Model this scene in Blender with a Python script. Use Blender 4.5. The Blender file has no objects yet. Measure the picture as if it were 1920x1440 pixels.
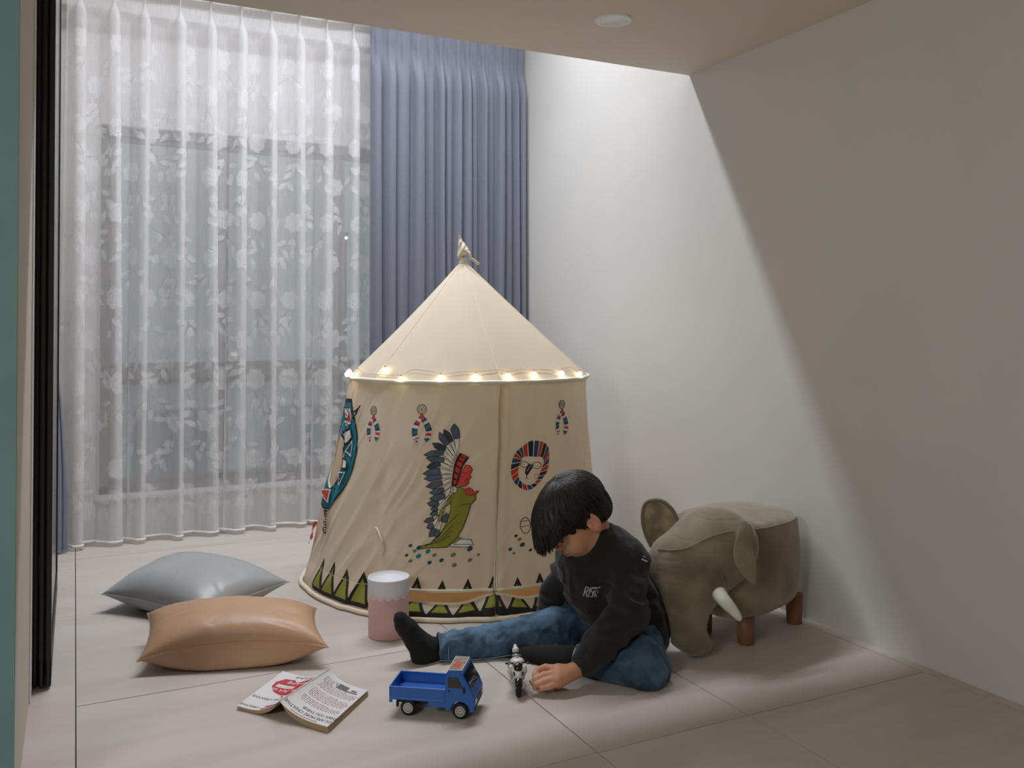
import bpy, bmesh, math, random
import numpy as np
from mathutils import Vector, Matrix, geometry
random.seed(7); rng = np.random.RandomState(11)
SC = bpy.context.scene; COL = SC.collection
# ---------------------------------------------------------------- camera
FPX = 1665.0; YAW = math.radians(26.2); TILT = math.radians(0.8); EYE = 1.08; CX, CY = 960.0, 589.0
cd = bpy.data.cameras.new('camera'); cam = bpy.data.objects.new('camera', cd); COL.objects.link(cam)
cd.sensor_width = 36.0; cd.lens = FPX / 1920 * 36.0; cd.shift_y = (CY - 720) / 1920
cd.clip_start = 0.05; cd.clip_end = 200
cam.location = (0, 0, EYE); cam.rotation_euler = (math.radians(90) + TILT, 0, -YAW)
SC.camera = cam
# ---------------------------------------------------------------- world, lights, exposure
W = bpy.data.worlds.new('world'); SC.world = W; W.use_nodes = True
W.node_tree.nodes['Background'].inputs[0].default_value = (0.34, 0.365, 0.38, 1)
W.node_tree.nodes['Background'].inputs[1].default_value = 1.0
def area(name, loc, rot, sx, sy, power, col, spread=180):
    l = bpy.data.lights.new(name, 'AREA'); l.shape = 'RECTANGLE'; l.size = sx; l.size_y = sy; l.energy = power
    l.color = col; l.spread = math.radians(spread)
    o = bpy.data.objects.new(name, l); COL.objects.link(o); o.location = loc; o.rotation_euler = rot
    return o
area('recess_strip_light', (1.16, 3.86, 3.56), (math.radians(0), 0, 0), 2.44, 0.12, 52, (0.905, 0.945, 1.0), 125)
area('room_fill_light', (-1.5, 0.1, 2.12), (0, math.radians(-35), 0), 0.9, 0.9, 56, (0.98, 1.0, 0.93))  # added fill lamp, no fixture: lifts the shaded right wall and near floor
SC.view_settings.view_transform = 'Standard'; SC.view_settings.look = 'None'
SC.view_settings.gamma = 1.0; SC.view_settings.use_curve_mapping = False
SC.view_settings.exposure = 0.0
SC.cycles.use_denoising = True
SC.cycles.transparent_max_bounces = 24; SC.cycles.max_bounces = 10; SC.cycles.diffuse_bounces = 6
SC.cycles.sample_clamp_indirect = 4.0
# ---------------------------------------------------------------- geometry helpers
cF = np.array([math.sin(YAW) * math.cos(TILT), math.cos(YAW) * math.cos(TILT), math.sin(TILT)])
cR = np.array([math.cos(YAW), -math.sin(YAW), 0.0]); cU = np.cross(cR, cF); cC = np.array([0, 0, EYE])
def ray(x, y): return cF + (x - CX) / FPX * cR + (CY - y) / FPX * cU
def at(x, y, d): return cC + d * ray(x, y)                 # point of the room seen at photo pixel (x, y), d metres deep
def onz(x, y, z=0.0):
    r = ray(x, y); return cC + (z - EYE) / r[2] * r
def lin(c): return tuple(((v / 255.0) / 12.92 if v / 255.0 <= 0.04045 else ((v / 255.0 + 0.055) / 1.055) ** 2.4) for v in c) + (1,)
def _h(i, j, k, s):
    n = (i * 374761393 + j * 668265263 + k * 1274126177 + s * 974634777) & 0x7fffffff
    n = ((n ^ (n >> 13)) * 1274126177) & 0x7fffffff
    return ((n ^ (n >> 16)) & 0xffff) / 65535.0
def vn(P, s=0):                                             # value noise in -1..1 on an (N,3) array
    P = np.asarray(P, float); I = np.floor(P).astype(np.int64); f = P - I; f = f * f * (3 - 2 * f); r = 0
    for a in (0, 1):
        for b in (0, 1):
            for c in (0, 1):
                w = (f[..., 0] if a else 1 - f[..., 0]) * (f[..., 1] if b else 1 - f[..., 1]) * (f[..., 2] if c else 1 - f[..., 2])
                r = r + w * _h(I[..., 0] + a, I[..., 1] + b, I[..., 2] + c, s)
    return r * 2 - 1
def ridge(P, s=0): return 1 - np.abs(vn(P, s)) * 2
ORG = {}
def empty(name, loc, label=None, cat=None, group=None, rz=0.0):
    o = bpy.data.objects.new(name, None); COL.objects.link(o); o.location = [float(v) for v in loc]; o.rotation_euler = (0, 0, rz)
    o.empty_display_size = 0.05; ORG[o.name] = np.array(loc, float)
    tag(o, label, cat, group); return o
def tag(o, label=None, cat=None, group=None, kind=None):
    if label: o['label'] = label
    if cat: o['category'] = cat
    if group: o['group'] = group
    if kind: o['kind'] = kind
    return o
def mesh(name, V, Fc, mat, parent=None, smooth=True, local=False, mi=None, origin=None):
    V = np.asarray(V, float).reshape(-1, 3)
    org = np.zeros(3)
    if parent is not None and not local: org = ORG.get(parent.name, np.zeros(3))
    if parent is None and origin is not None: org = np.array(origin, float)
    me = bpy.data.meshes.new(name); me.from_pydata((V - org).tolist(), [], [list(map(int, f)) for f in Fc] if not isinstance(Fc, np.ndarray) else Fc.tolist())
    for m in (mat if isinstance(mat, (list, tuple)) else [mat]): me.materials.append(m)
    if mi is not None: me.polygons.foreach_set('material_index', np.asarray(mi, np.int32))
    me.polygons.foreach_set('use_smooth', np.full(len(me.polygons), bool(smooth)))
    me.update(); me.calc_loop_triangles(); nt_ = len(me.loop_triangles)
    if nt_:
        ti = np.empty(nt_ * 3, np.int32); me.loop_triangles.foreach_get('vertices', ti); ti = ti.reshape(-1, 3); W_ = V - V.mean(0)
        if len(me.edges) * 2 == sum(p.loop_total for p in me.polygons) and np.einsum('ij,ij->i', W_[ti[:, 0]], np.cross(W_[ti[:, 1]], W_[ti[:, 2]])).sum() < 0: me.flip_normals()
    o = bpy.data.objects.new(name, me); COL.objects.link(o)
    if parent is not None:
        o.parent = parent
        if not local: ORG[o.name] = org
    else:
        o.location = org; ORG[o.name] = org
    return o
class MB:                                                   # collects shapes that are one part
    def __init__(s): s.V = []; s.F = []; s.M = []; s.n = 0
    def add(s, V, Fc, m=0):
        V = np.asarray(V, float).reshape(-1, 3); s.V.append(V)
        for f in Fc: s.F.append([int(i) + s.n for i in f]); s.M.append(m)
        s.n += len(V); return s
    def build(s, name, mat, parent=None, smooth=True, local=False, origin=None):
        return mesh(name, np.concatenate(s.V), s.F, mat, parent, smooth, local, s.M, origin)
def bevbox(x0, x1, y0, y1, z0, z1, b=0.003, seg=2):
    bm = bmesh.new(); bmesh.ops.create_cube(bm, size=1)
    for v in bm.verts:
        v.co = ((x0 + x1) / 2 + v.co.x * (x1 - x0), (y0 + y1) / 2 + v.co.y * (y1 - y0), (z0 + z1) / 2 + v.co.z * (z1 - z0))
    if b > 0: bmesh.ops.bevel(bm, geom=list(bm.edges), offset=b, segments=seg, affect='EDGES', profile=0.5)
    bm.verts.index_update()
    V = [v.co[:] for v in bm.verts]; Fc = [[v.index for v in f.verts] for f in bm.faces]; bm.free(); return V, Fc
def tube(P, r, n=8, cap=True, closed=False, flat=1.0, up=None):
    P = np.asarray(P, float); N = len(P); r = np.broadcast_to(np.asarray(r, float), (N,)) 
    T = np.gradient(P, axis=0) if not closed else np.roll(P, -1, 0) - np.roll(P, 1, 0)
    T /= np.linalg.norm(T, axis=1)[:, None] + 1e-12
    u = np.array(up if up is not None else ((0, 0, 1) if abs(T[0][2]) < 0.9 else (1, 0, 0)), float); V = []
    for i in range(N):
        u = u - T[i] * (u @ T[i]); u /= np.linalg.norm(u) + 1e-12
        w = np.cross(T[i], u)
        for k in range(n):
            a = 2 * math.pi * k / n; V.append(P[i] + r[i] * (math.cos(a) * u * flat + math.sin(a) * w))
    Fc = []
    for i in range(N if closed else N - 1):
        for k in range(n):
            a = i * n + k; b = i * n + (k + 1) % n; c = ((i + 1) % N) * n + (k + 1) % n; d = ((i + 1) % N) * n + k
            Fc.append([a, b, c, d])
    if cap and not closed: Fc.append(list(range(n))[::-1]); Fc.append([(N - 1) * n + k for k in range(n)])
    return V, Fc
def lathe(prof, n=32, c=(0, 0, 0), axis='z'):
    V = []; Fc = []
    for (r, z) in prof:
        for k in range(n):
            a = 2 * math.pi * k / n; p = (r * math.cos(a), r * math.sin(a), z)
            if axis == 'y': p = (p[0], p[2], p[1])
            if axis == 'x': p = (p[2], p[0], p[1])
            V.append((p[0] + c[0], p[1] + c[1], p[2] + c[2]))
    m = len(prof)
    for i in range(m - 1):
        for k in range(n): Fc.append([i * n + k, i * n + (k + 1) % n, (i + 1) * n + (k + 1) % n, (i + 1) * n + k])
    Fc.append(list(range(n))[::-1]); Fc.append([(m - 1) * n + k for k in range(n)])
    return V, Fc
def gridf(nu, nv, closed=False):
    Fc = []
    for i in range(nu if closed else nu - 1):
        for j in range(nv - 1):
            Fc.append([i * nv + j, ((i + 1) % nu) * nv + j, ((i + 1) % nu) * nv + j + 1, i * nv + j + 1])
    return Fc
def ball(c, r, n=12, m=8):
    V = []; Fc = []
    r = np.broadcast_to(np.asarray(r, float), (3,))
    for i in range(m + 1):
        t = math.pi * i / m
        for k in range(n):
            a = 2 * math.pi * k / n
            V.append((c[0] + r[0] * math.sin(t) * math.cos(a), c[1] + r[1] * math.sin(t) * math.sin(a), c[2] + r[2] * math.cos(t)))
    for i in range(m):
        for k in range(n): Fc.append([i * n + k, (i + 1) * n + k, (i + 1) * n + (k + 1) % n, i * n + (k + 1) % n])
    return V, Fc
def crom(P, n=8):                                           # Catmull-Rom through points
    P = np.asarray(P, float); Q = np.vstack([2 * P[0] - P[1], P, 2 * P[-1] - P[-2]]); out = []
    for i in range(1, len(Q) - 2):
        for k in range(n):
            t = k / n
            out.append(0.5 * ((2 * Q[i]) + (-Q[i - 1] + Q[i + 1]) * t + (2 * Q[i - 1] - 5 * Q[i] + 4 * Q[i + 1] - Q[i + 2]) * t * t + (-Q[i - 1] + 3 * Q[i] - 3 * Q[i + 1] + Q[i + 2]) * t ** 3))
    out.append(P[-1]); return np.array(out)
def textmesh(s, size=1.0, font=None, align='CENTER', shear=0.0, bold=0.0):
    cu = bpy.data.curves.new('t', 'FONT'); cu.body = s; cu.size = size; cu.align_x = align; cu.align_y = 'CENTER'
    cu.resolution_u = 2; cu.shear = shear; cu.offset = bold
    o = bpy.data.objects.new('t', cu); COL.objects.link(o); dg = bpy.context.evaluated_depsgraph_get()
    me = o.evaluated_get(dg).to_mesh(); V = np.array([v.co[:] for v in me.vertices]).reshape(-1, 3); Fc = [list(p.vertices) for p in me.polygons]
    o.evaluated_get(dg).to_mesh_clear(); bpy.data.objects.remove(o); bpy.data.curves.remove(cu); return V, Fc
def fillpoly(poly, step=6.0):                                # 2-D polygon -> triangulated with interior points
    P = []
    n = len(poly)
    for i in range(n):
        a = np.array(poly[i], float); b = np.array(poly[(i + 1) % n], float); m = max(1, int(np.ceil(np.linalg.norm(b - a) / step)))
        for k in range(m): P.append(a + (b - a) * k / m)
    P = np.array(P); E = [(i, (i + 1) % len(P)) for i in range(len(P))]
    x0, y0 = P.min(0); x1, y1 = P.max(0); I = []
    xs = np.arange(x0 + step / 2, x1, step); ys = np.arange(y0 + step / 2, y1, step)
    for x in xs:
        for y in ys:
            c = False; j = n - 1
            for i in range(n):
                xi, yi = poly[i]; xj, yj = poly[j]
                if ((yi > y) != (yj > y)) and (x < (xj - xi) * (y - yi) / (yj - yi + 1e-12) + xi): c = not c
                j = i
            if c: I.append((x, y))
    co = [Vector((float(p[0]), float(p[1]))) for p in list(P) + I]
    r = geometry.delaunay_2d_cdt(co, E, [], 1, 1e-5)
    return np.array([v[:] for v in r[0]]), [list(f) for f in r[2]]
def ribbon(pts, w, closed=False, step=5.0, taper=False):
    Q = []; n = len(pts)
    for i in range(n if closed else n - 1):
        a = np.array(pts[i], float); b = np.array(pts[(i + 1) % n], float); m = max(1, int(np.ceil(np.linalg.norm(b - a) / step)))
        for k in range(m): Q.append(a + (b - a) * k / m)
    if not closed: Q.append(np.array(pts[-1], float))
    Q = np.array(Q); N = len(Q)
    T = (np.roll(Q, -1, 0) - np.roll(Q, 1, 0)) if closed else np.gradient(Q, axis=0)
    T /= np.linalg.norm(T, axis=1)[:, None] + 1e-9; Nn = np.stack([-T[:, 1], T[:, 0]], 1)
    ww = np.full(N, w / 2.0)
    if taper: ww = ww * np.sin(np.linspace(0.15, math.pi - 0.15, N))
    V = np.concatenate([Q + Nn * ww[:, None], Q - Nn * ww[:, None]]); Fc = []
    for i in range(N if closed else N - 1):
        j = (i + 1) % N; Fc.append([i, j, N + j, N + i])
    return V, Fc
# ---------------------------------------------------------------- signed-distance modelling
import openvdb
def _box(cs, r): cs = np.array(cs); return cs.min(0) - r, cs.max(0) + r
class SDF:
    def __init__(s): s.p = []
    def cone(s, a, b, ra, rb=None, k=0.02, op='+'):
        a = np.array(a, float); b = np.array(b, float); rb = ra if rb is None else rb; ba = b - a; bb = ba @ ba + 1e-12
        def f(P):
            q = P - a; t = np.clip((q @ ba) / bb, 0, 1); return np.sqrt(((q - t[..., None] * ba) ** 2).sum(-1)) - (ra + (rb - ra) * t)
        s.p.append((f, _box([a - ra, a + ra, b - rb, b + rb], k + 0.012), k, op)); return s
    def chain(s, pts, rs, k=0.02, op='+'):
        for i in range(len(pts) - 1): s.cone(pts[i], pts[i + 1], rs[i], rs[i + 1], k if i == 0 else min(k, 0.006), op)
        return s
    def ell(s, c, r, M=None, k=0.02, op='+'):
        c = np.array(c, float); r = np.array(r, float); M = np.eye(3) if M is None else np.array(M, float)   # rows of M = local axes
        def f(P):
            q = (P - c) @ M.T; k0 = np.sqrt(((q / r) ** 2).sum(-1)); k1 = np.sqrt(((q / r ** 2) ** 2).sum(-1)) + 1e-9; return k0 * (k0 - 1) / k1
        s.p.append((f, _box([c - r.max(), c + r.max()], k + 0.012), k, op)); return s
    def fn(s, f, lo, hi, k=0.0, op='+'): s.p.append((f, (np.array(lo, float), np.array(hi, float)), k, op)); return s
    def eval(s, P):
        d = np.full(P.shape[:-1], 1.0)
        for f, bb, k, op in s.p:
            e = f(P)
            if op == '+': hh = np.maximum(k - np.abs(d - e), 0) / k if k > 0 else 0; d = np.minimum(d, e) - hh * hh * k / 4
        return d
    def mesh(s, vox, clip=None):
        lo = np.min([p[1][0] for p in s.p if p[3] == '+'], 0); hi = np.max([p[1][1] for p in s.p if p[3] == '+'], 0)
        B = 40; n = np.ceil((hi - lo) / vox / B).astype(int); G = openvdb.FloatGrid(background=3 * vox)
        for I in np.ndindex(*n):
            l = lo + np.array(I) * B * vox; h = l + B * vox
            act = [p for p in s.p if np.all(p[1][0] < h) and np.all(p[1][1] > l)]
            if not any(p[3] == '+' for p in act): continue
            ax = [l[i] + np.arange(B) * vox for i in range(3)]
            P = np.stack(np.meshgrid(*ax, indexing='ij'), -1); d = np.full(P.shape[:3], 1.0)
            for f, bb, k, op in act:
                e = f(P)
                if op == '+':
                    if k > 0: hh = np.maximum(k - np.abs(d - e), 0) / k; d = np.minimum(d, e) - hh * hh * k / 4
                    else: d = np.minimum(d, e)
                elif op == '-':
                    e = -e
                    if k > 0: hh = np.maximum(k - np.abs(d - e), 0) / k; d = np.maximum(d, e) + hh * hh * k / 4
                    else: d = np.maximum(d, e)
                elif op == '~': d = d + e                    # plain displacement of the distance
            if clip is not None: d = np.maximum(d, clip(P))
            G.copyFromArray(np.clip(d, -3 * vox, 3 * vox).astype(np.float32), ijk=tuple(int(i) * B for i in I))
        P, Q = G.convertToQuads(0.0)
        V = P.astype(float) * vox + lo
        return V, Q.astype(int)
def vnormals(V, Fq):
    Fq = np.asarray(Fq); a = V[Fq[:, 2]] - V[Fq[:, 0]]; b = V[Fq[:, 3]] - V[Fq[:, 1]]; fn = np.cross(a, b); N = np.zeros_like(V)
    for i in range(4): np.add.at(N, Fq[:, i], fn)
    return N / (np.linalg.norm(N, axis=1)[:, None] + 1e-12)
def relax(V, Fq, it=2, w=0.5):
    Fq = np.asarray(Fq); cnt = np.zeros(len(V)); 
    for i in range(4): np.add.at(cnt, Fq[:, i], 2)
    for _ in range(it):
        A = np.zeros_like(V)
        for i in range(4):
            np.add.at(A, Fq[:, i], V[Fq[:, (i + 1) % 4]] + V[Fq[:, (i - 1) % 4]])
        V = V + w * (A / cnt[:, None] - V)
    return V
def frame(fwd, up):
    f = np.array(fwd, float); f /= np.linalg.norm(f); u = np.array(up, float); u -= f * (u @ f); u /= np.linalg.norm(u)
    return np.array([f, np.cross(u, f), u])                  # rows: forward, left, up
# ---------------------------------------------------------------- materials
MT = {}
def mat(name, col, rough=0.6, metal=0.0, var=0.0, vscale=8.0, vstretch=(1, 1, 1), bump=0.0, bscale=60.0, bstretch=(1, 1, 1), coat=0.0,
        emit=None, estr=0.0, col2=None, sheen=0.0, alpha=1.0, sss=0.0, trans=0.0, detail=4.0, contrast=(0.35, 0.65), spec=0.5):
    m = bpy.data.materials.new(name); m.use_nodes = True; nt = m.node_tree; b = nt.nodes['Principled BSDF']; L = nt.links
    c = lin(col); b.inputs['Base Color'].default_value = c; b.inputs['Roughness'].default_value = rough; b.inputs['Metallic'].default_value = metal
    b.inputs['Specular IOR Level'].default_value = spec
    b.inputs['Coat Weight'].default_value = coat; b.inputs['Sheen Weight'].default_value = sheen; b.inputs['Alpha'].default_value = alpha
    b.inputs['Transmission Weight'].default_value = trans
    if sss: b.inputs['Subsurface Weight'].default_value = sss; b.inputs['Subsurface Radius'].default_value = (0.012, 0.005, 0.003); b.inputs['Subsurface Scale'].default_value = 1.0
    if emit: b.inputs['Emission Color'].default_value = lin(emit); b.inputs['Emission Strength'].default_value = estr
    tc = nt.nodes.new('ShaderNodeTexCoord')
    if var > 0 or col2:
        mp = nt.nodes.new('ShaderNodeMapping'); mp.inputs['Scale'].default_value = vstretch; L.new(tc.outputs['Object'], mp.inputs[0])
        n = nt.nodes.new('ShaderNodeTexNoise'); n.inputs['Scale'].default_value = vscale; n.inputs['Detail'].default_value = detail; L.new(mp.outputs[0], n.inputs[0])
        r = nt.nodes.new('ShaderNodeValToRGB'); r.color_ramp.elements[0].position = contrast[0]; r.color_ramp.elements[1].position = contrast[1]
        c2 = lin(col2) if col2 else tuple(v * (1 + var) for v in c[:3]) + (1,)
        c1 = c if col2 else tuple(v * (1 - var) for v in c[:3]) + (1,)
        r.color_ramp.elements[0].color = c1; r.color_ramp.elements[1].color = c2; L.new(n.outputs[0], r.inputs[0]); L.new(r.outputs[0], b.inputs['Base Color'])
    if bump > 0:
        mp2 = nt.nodes.new('ShaderNodeMapping'); mp2.inputs['Scale'].default_value = bstretch; L.new(tc.outputs['Object'], mp2.inputs[0])
        n2 = nt.nodes.new('ShaderNodeTexNoise'); n2.inputs['Scale'].default_value = bscale; n2.inputs['Detail'].default_value = 3; L.new(mp2.outputs[0], n2.inputs[0])
        bp = nt.nodes.new('ShaderNodeBump'); bp.inputs['Strength'].default_value = bump; bp.inputs['Distance'].default_value = 0.002
        L.new(n2.outputs[0], bp.inputs['Height']); L.new(bp.outputs[0], b.inputs['Normal'])
    MT[name] = m; return m
# ================================================================ the room
m_wall = mat('wall_paint', (214, 212, 210), 0.75, var=0.015, vscale=3, bump=0.05, bscale=120)
m_ceil = mat('ceiling_paint', (224, 214, 200), 0.85, bump=0.04, bscale=120)
m_cream = mat('cream_wall_paint', (196, 190, 178), 0.8)
m_teal = mat('teal_wall_paint', (120, 154, 159), 0.85, var=0.05, vscale=5, bump=0.05, bscale=200)
m_white = mat('white_enamel', (240, 240, 242), 0.4)
m_grout = mat('grout', (70, 66, 62), 0.9)
m_black = mat('black_aluminium', (24, 24, 25), 0.45, bump=0.05)
m_track = mat('grey_rubber', (52, 52, 54), 0.7)
m_steel = mat('brushed_steel', (150, 150, 150), 0.35, metal=0.9)
m_frame = mat('window_aluminium', (132, 130, 128), 0.45, metal=0.3)
XW = 2.43; ZS = 2.19; YS = 3.163; ZC = 3.66; YW = 5.0; XL = -0.112
def stone(name, seed):
    m = bpy.data.materials.new(name); m.use_nodes = True; nt = m.node_tree; b = nt.nodes['Principled BSDF']; L = nt.links
    tc = nt.nodes.new('ShaderNodeTexCoord'); mp = nt.nodes.new('ShaderNodeMapping'); mp.inputs['Scale'].default_value = (0.55, 3.4, 1)
    mp.inputs['Rotation'].default_value = (0, 0, math.radians(6)); mp.inputs['Location'].default_value = (seed * 3.1, seed * 1.7, seed)
    L.new(tc.outputs['Object'], mp.inputs[0])
    n = nt.nodes.new('ShaderNodeTexNoise'); n.inputs['Scale'].default_value = 2.6; n.inputs['Detail'].default_value = 8; n.inputs['Roughness'].default_value = 0.62; n.inputs['Distortion'].default_value = 0.35
    L.new(mp.outputs[0], n.inputs[0]); r = nt.nodes.new('ShaderNodeValToRGB'); r.color_ramp.elements[0].position = 0.30; r.color_ramp.elements[1].position = 0.62
    r.color_ramp.elements[0].color = lin((184, 174, 166)); r.color_ramp.elements[1].color = lin((196, 188, 181)); L.new(n.outputs[0], r.inputs[0])
    L.new(r.outputs[0], b.inputs['Base Color']); b.inputs['Roughness'].default_value = 0.42; b.inputs['Specular IOR Level'].default_value = 0.35
    n2 = nt.nodes.new('ShaderNodeTexNoise'); n2.inputs['Scale'].default_value = 300; L.new(tc.outputs['Object'], n2.inputs[0])
    bp = nt.nodes.new('ShaderNodeBump'); bp.inputs['Strength'].default_value = 0.05; bp.inputs['Distance'].default_value = 0.001; L.new(n2.outputs[0], bp.inputs['Height']); L.new(bp.outputs[0], b.inputs['Normal'])
    return m
m_tiles = [stone('floor_stone', 0), stone('floor_stone_b', 1), stone('floor_stone_c', 2)]
fl = mesh('floor', *bevbox(-3.1, XW + 0.1, -3.1, YW + 0.1, -0.06, -0.004, 0), m_grout, smooth=False); tag(fl, 'pale grey beige stone tiled floor', None, None, 'structure')
cols = [(-3.0, -1.19, [-3, -1.2, 0.6, 2.4, 4.2, 5.0]), (-1.19, 0.0085, [-3, -1.6, 0.17, 1.94, 3.71, 5.0]), (0.0085, 1.196, [-3, -1.6, -0.7, 0.17, 1.055, 1.938, 2.825, 4.6, 5.0]),
        (1.196, 1.686, [-3, -1.6, 0.17, 1.055, 1.938, 3.71, 5.0]), (1.686, 2.387, [-3, -1.6, 0.17, 1.055, 1.938, 3.71, 5.0]), (2.387, 2.432, [-3, -1.2, 0.6, 2.4, 4.2, 5.0])]
g = 0.0016; i = 0
for x0, x1, ys in cols:
    for y0, y1 in zip(ys[:-1], ys[1:]):
        o = mesh('tile', *bevbox(x0 + g, x1 - g, y0 + g, y1 - g, -0.0039, 0.0 + 0.0002 * ((i * 7) % 3 - 1), 0.0003, 1), m_tiles[(i * 5) % 3], fl, smooth=False); i += 1
def slab(name, x0, x1, y0, y1, z0, z1, m, label):
    o = mesh(name, *bevbox(x0, x1, y0, y1, z0, z1, 0), m, smooth=False); tag(o, label, None, None, 'structure'); return o
slab('wall_right', XW, XW + 0.1, -3.1, YW + 0.1, -0.06, ZC + 0.05, m_wall, 'plain white painted wall on the right')
slab('wall_back', -3.1, XW, -3.1, -3.0, -0.06, ZC, m_cream, 'cream wall behind the viewer')
slab('wall_far_left', -3.1, -3.0, -3.0, 2.19, -0.06, ZC, m_cream, 'cream wall left of the viewer')
slab('ceiling', -3.1, XW, -3.1, YS, ZS, ZC, m_ceil, 'lowered cream painted ceiling with a straight edge')
slab('ceiling_recess', -0.5, XW + 0.1, YS, YW + 0.1, ZC, ZC + 0.06, m_wall, 'raised white ceiling above the curtains')
slab('wall_left', -0.35, XL, 2.22, YW + 0.1, -0.004, ZC, m_cream, 'narrow cream wall beside the black door')
slab('wall_near_left', -3.0, XL, 2.19, 2.22, -0.004, ZS, m_teal, 'dull teal wall at the left edge')
WX0, WX1, WZ0, WZ1 = 0.115, 2.05, 0.21, 2.12
f = MB()
for b_ in ((XL, WX0, -0.004, ZC), (WX1, XW, -0.004, ZC), (WX0, WX1, -0.004, WZ0), (WX0, WX1, WZ1, ZC)):
    f.add(*bevbox(b_[0], b_[1], YW, YW + 0.16, b_[2], b_[3], 0))
wb = f.build('wall_window', m_wall, smooth=False); tag(wb, 'white wall around the wide window', None, None, 'structure')
# window: outer frame, three sashes with panes, a sill
win = empty('window_1', (1.08, YW + 0.08, WZ0), 'wide dark framed window behind the lace curtain', None); win['kind'] = 'structure'
f = MB(); t = 0.045
for b_ in ((WX0, WX0 + t, WZ0, WZ1), (WX1 - t, WX1, WZ0, WZ1), (WX0, WX1, WZ0, WZ0 + t), (WX0, WX1, WZ1 - t, WZ1)):
    f.add(*bevbox(b_[0], b_[1], YW + 0.05, YW + 0.13, b_[2], b_[3], 0.003))
f.build('window_frame', m_frame, win, smooth=False)
f = MB(); f.add(*bevbox(WX0 + t, WX1 - t, YW + 0.055, YW + 0.125, 0.80, 0.86, 0.003)); f.build('transom', m_frame, win, smooth=False)
m_glass = bpy.data.materials.new('window_glass'); m_glass.use_nodes = True; nt = m_glass.node_tree; nt.nodes.clear()
o_ = nt.nodes.new('ShaderNodeOutputMaterial'); mx = nt.nodes.new('ShaderNodeMixShader'); tr = nt.nodes.new('ShaderNodeBsdfTransparent'); gl = nt.nodes.new('ShaderNodeBsdfGlossy')
tr.inputs[0].default_value = (0.72, 0.78, 0.78, 1); gl.inputs['Roughness'].default_value = 0.03; mx.inputs[0].default_value = 0.05
nt.links.new(tr.outputs[0], mx.inputs[1]); nt.links.new(gl.outputs[0], mx.inputs[2]); nt.links.new(mx.outputs[0], o_.inputs[0])
xs = [WX0 + t, 0.73, 1.38, WX1 - t]
for k in range(3):
    for (z0, z1) in ((WZ0 + t, 0.80), (0.86, WZ1 - t)):
        f = MB(); a, b_ = xs[k], xs[k + 1]; s = 0.028; y0 = YW + 0.07 + 0.012 * (k % 2)
        for q in ((a, a + s, z0, z1), (b_ - s, b_, z0, z1), (a, b_, z0, z0 + s), (a, b_, z1 - s, z1)): f.add(*bevbox(q[0], q[1], y0, y0 + 0.03, q[2], q[3], 0.002))
        so = f.build('sash', m_frame, win, smooth=False)
        mesh('pane', *bevbox(a + s, b_ - s, y0 + 0.012, y0 + 0.018, z0 + s, z1 - s, 0), m_glass, so, smooth=False, local=False)
mesh('window_sill', *bevbox(WX0 - 0.02, WX1 + 0.02, YW - 0.015, YW + 0.06, WZ0 - 0.02, WZ0 + 0.003, 0.003), m_white, win, smooth=False)
# outside: neighbouring block and a lit street lamp far off
m_conc = mat('outside_concrete', (232, 232, 230), 0.9, var=0.08, vscale=1.5)
m_concd = mat('outside_dark_window', (150, 156, 160), 0.3)
nb = empty('neighbouring_building', (2.6, 11.0, -3.0), 'dim grey building across the street seen through the lace curtain', 'building')
f = MB(); f.add(*bevbox(-1.5, 7, 11, 13, -3, 0.44, 0)); f.build('wall', m_conc, nb, smooth=False)
mesh('parapet', *bevbox(-1.6, 7.1, 10.9, 11.2, 0.44, 0.60, 0.01), mat('outside_parapet', (168, 162, 154), 0.9), nb, smooth=False)
for k in range(5): mesh('window', *bevbox(-0.9 + k * 1.5, -0.1 + k * 1.5, 10.96, 11.02, -1.1, 0.1, 0.01), m_concd, nb, smooth=False)
lp = empty('street_lamp', (2.235, 8.0, -3.0), 'tiny white lit street lamp seen through the lace curtain', 'lamp')
mesh('pole', *tube([(2.235, 8.05, -3), (2.235, 8.05, 1.8), (2.235, 8.03, 1.93), (2.235, 8.0, 1.935)], 0.02, 8), m_track, lp)
mesh('bulb', *ball((2.235, 8.0, 1.896), 0.013), mat('lamp_glow', (235, 250, 255), emit=(225, 248, 255), estr=9), lp)
# sliding door leaves stacked against the left wall
m_dglass = mat('dark_door_glass', (30, 34, 36), 0.12)
dr = empty('door_1', (-0.08, 3.0, 0.01), 'stack of black framed sliding door leaves at the left', None); dr['kind'] = 'structure'
for k, (xa, xb, ya, yb, z0) in enumerate(((-0.109, -0.094, 3.02, 4.0, 0.008), (-0.091, -0.076, 3.005, 4.05, 0.008), (-0.073, -0.058, 2.995, 4.1, 0.008))):
    f = MB(); w = 0.05
    for q in ((ya, ya + w, z0, ZC - 0.02), (yb - w, yb, z0, ZC - 0.02), (ya, yb, z0, z0 + 0.08), (ya, yb, ZC - 0.1, ZC - 0.02)):
        f.add(*bevbox(xa, xb, q[0], q[1], q[2], q[3], 0.002))
    lf = f.build('door_leaf', m_black, dr, smooth=False)
    mesh('door_pane', *bevbox((xa + xb) / 2 - 0.003, (xa + xb) / 2 + 0.003, ya + w, yb - w, z0 + 0.08, ZC - 0.1, 0), m_dglass, lf, smooth=False)
    mesh('door_seal', *bevbox((xa + xb) / 2 - 0.004, (xa + xb) / 2 + 0.004, ya - 0.006, ya, z0, ZC - 0.02, 0.001), m_track, lf, smooth=False)
f = MB(); f.add(*bevbox(-0.082, -0.066, 4.15, 4.21, 0.008, ZC, 0.002)); rs = f.build('door_stile', m_black, dr, smooth=False)
mesh('door_channel', *bevbox(-0.0665, -0.0645, 4.165, 4.195, 0.02, ZC, 0), m_steel, rs, smooth=False)
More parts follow.
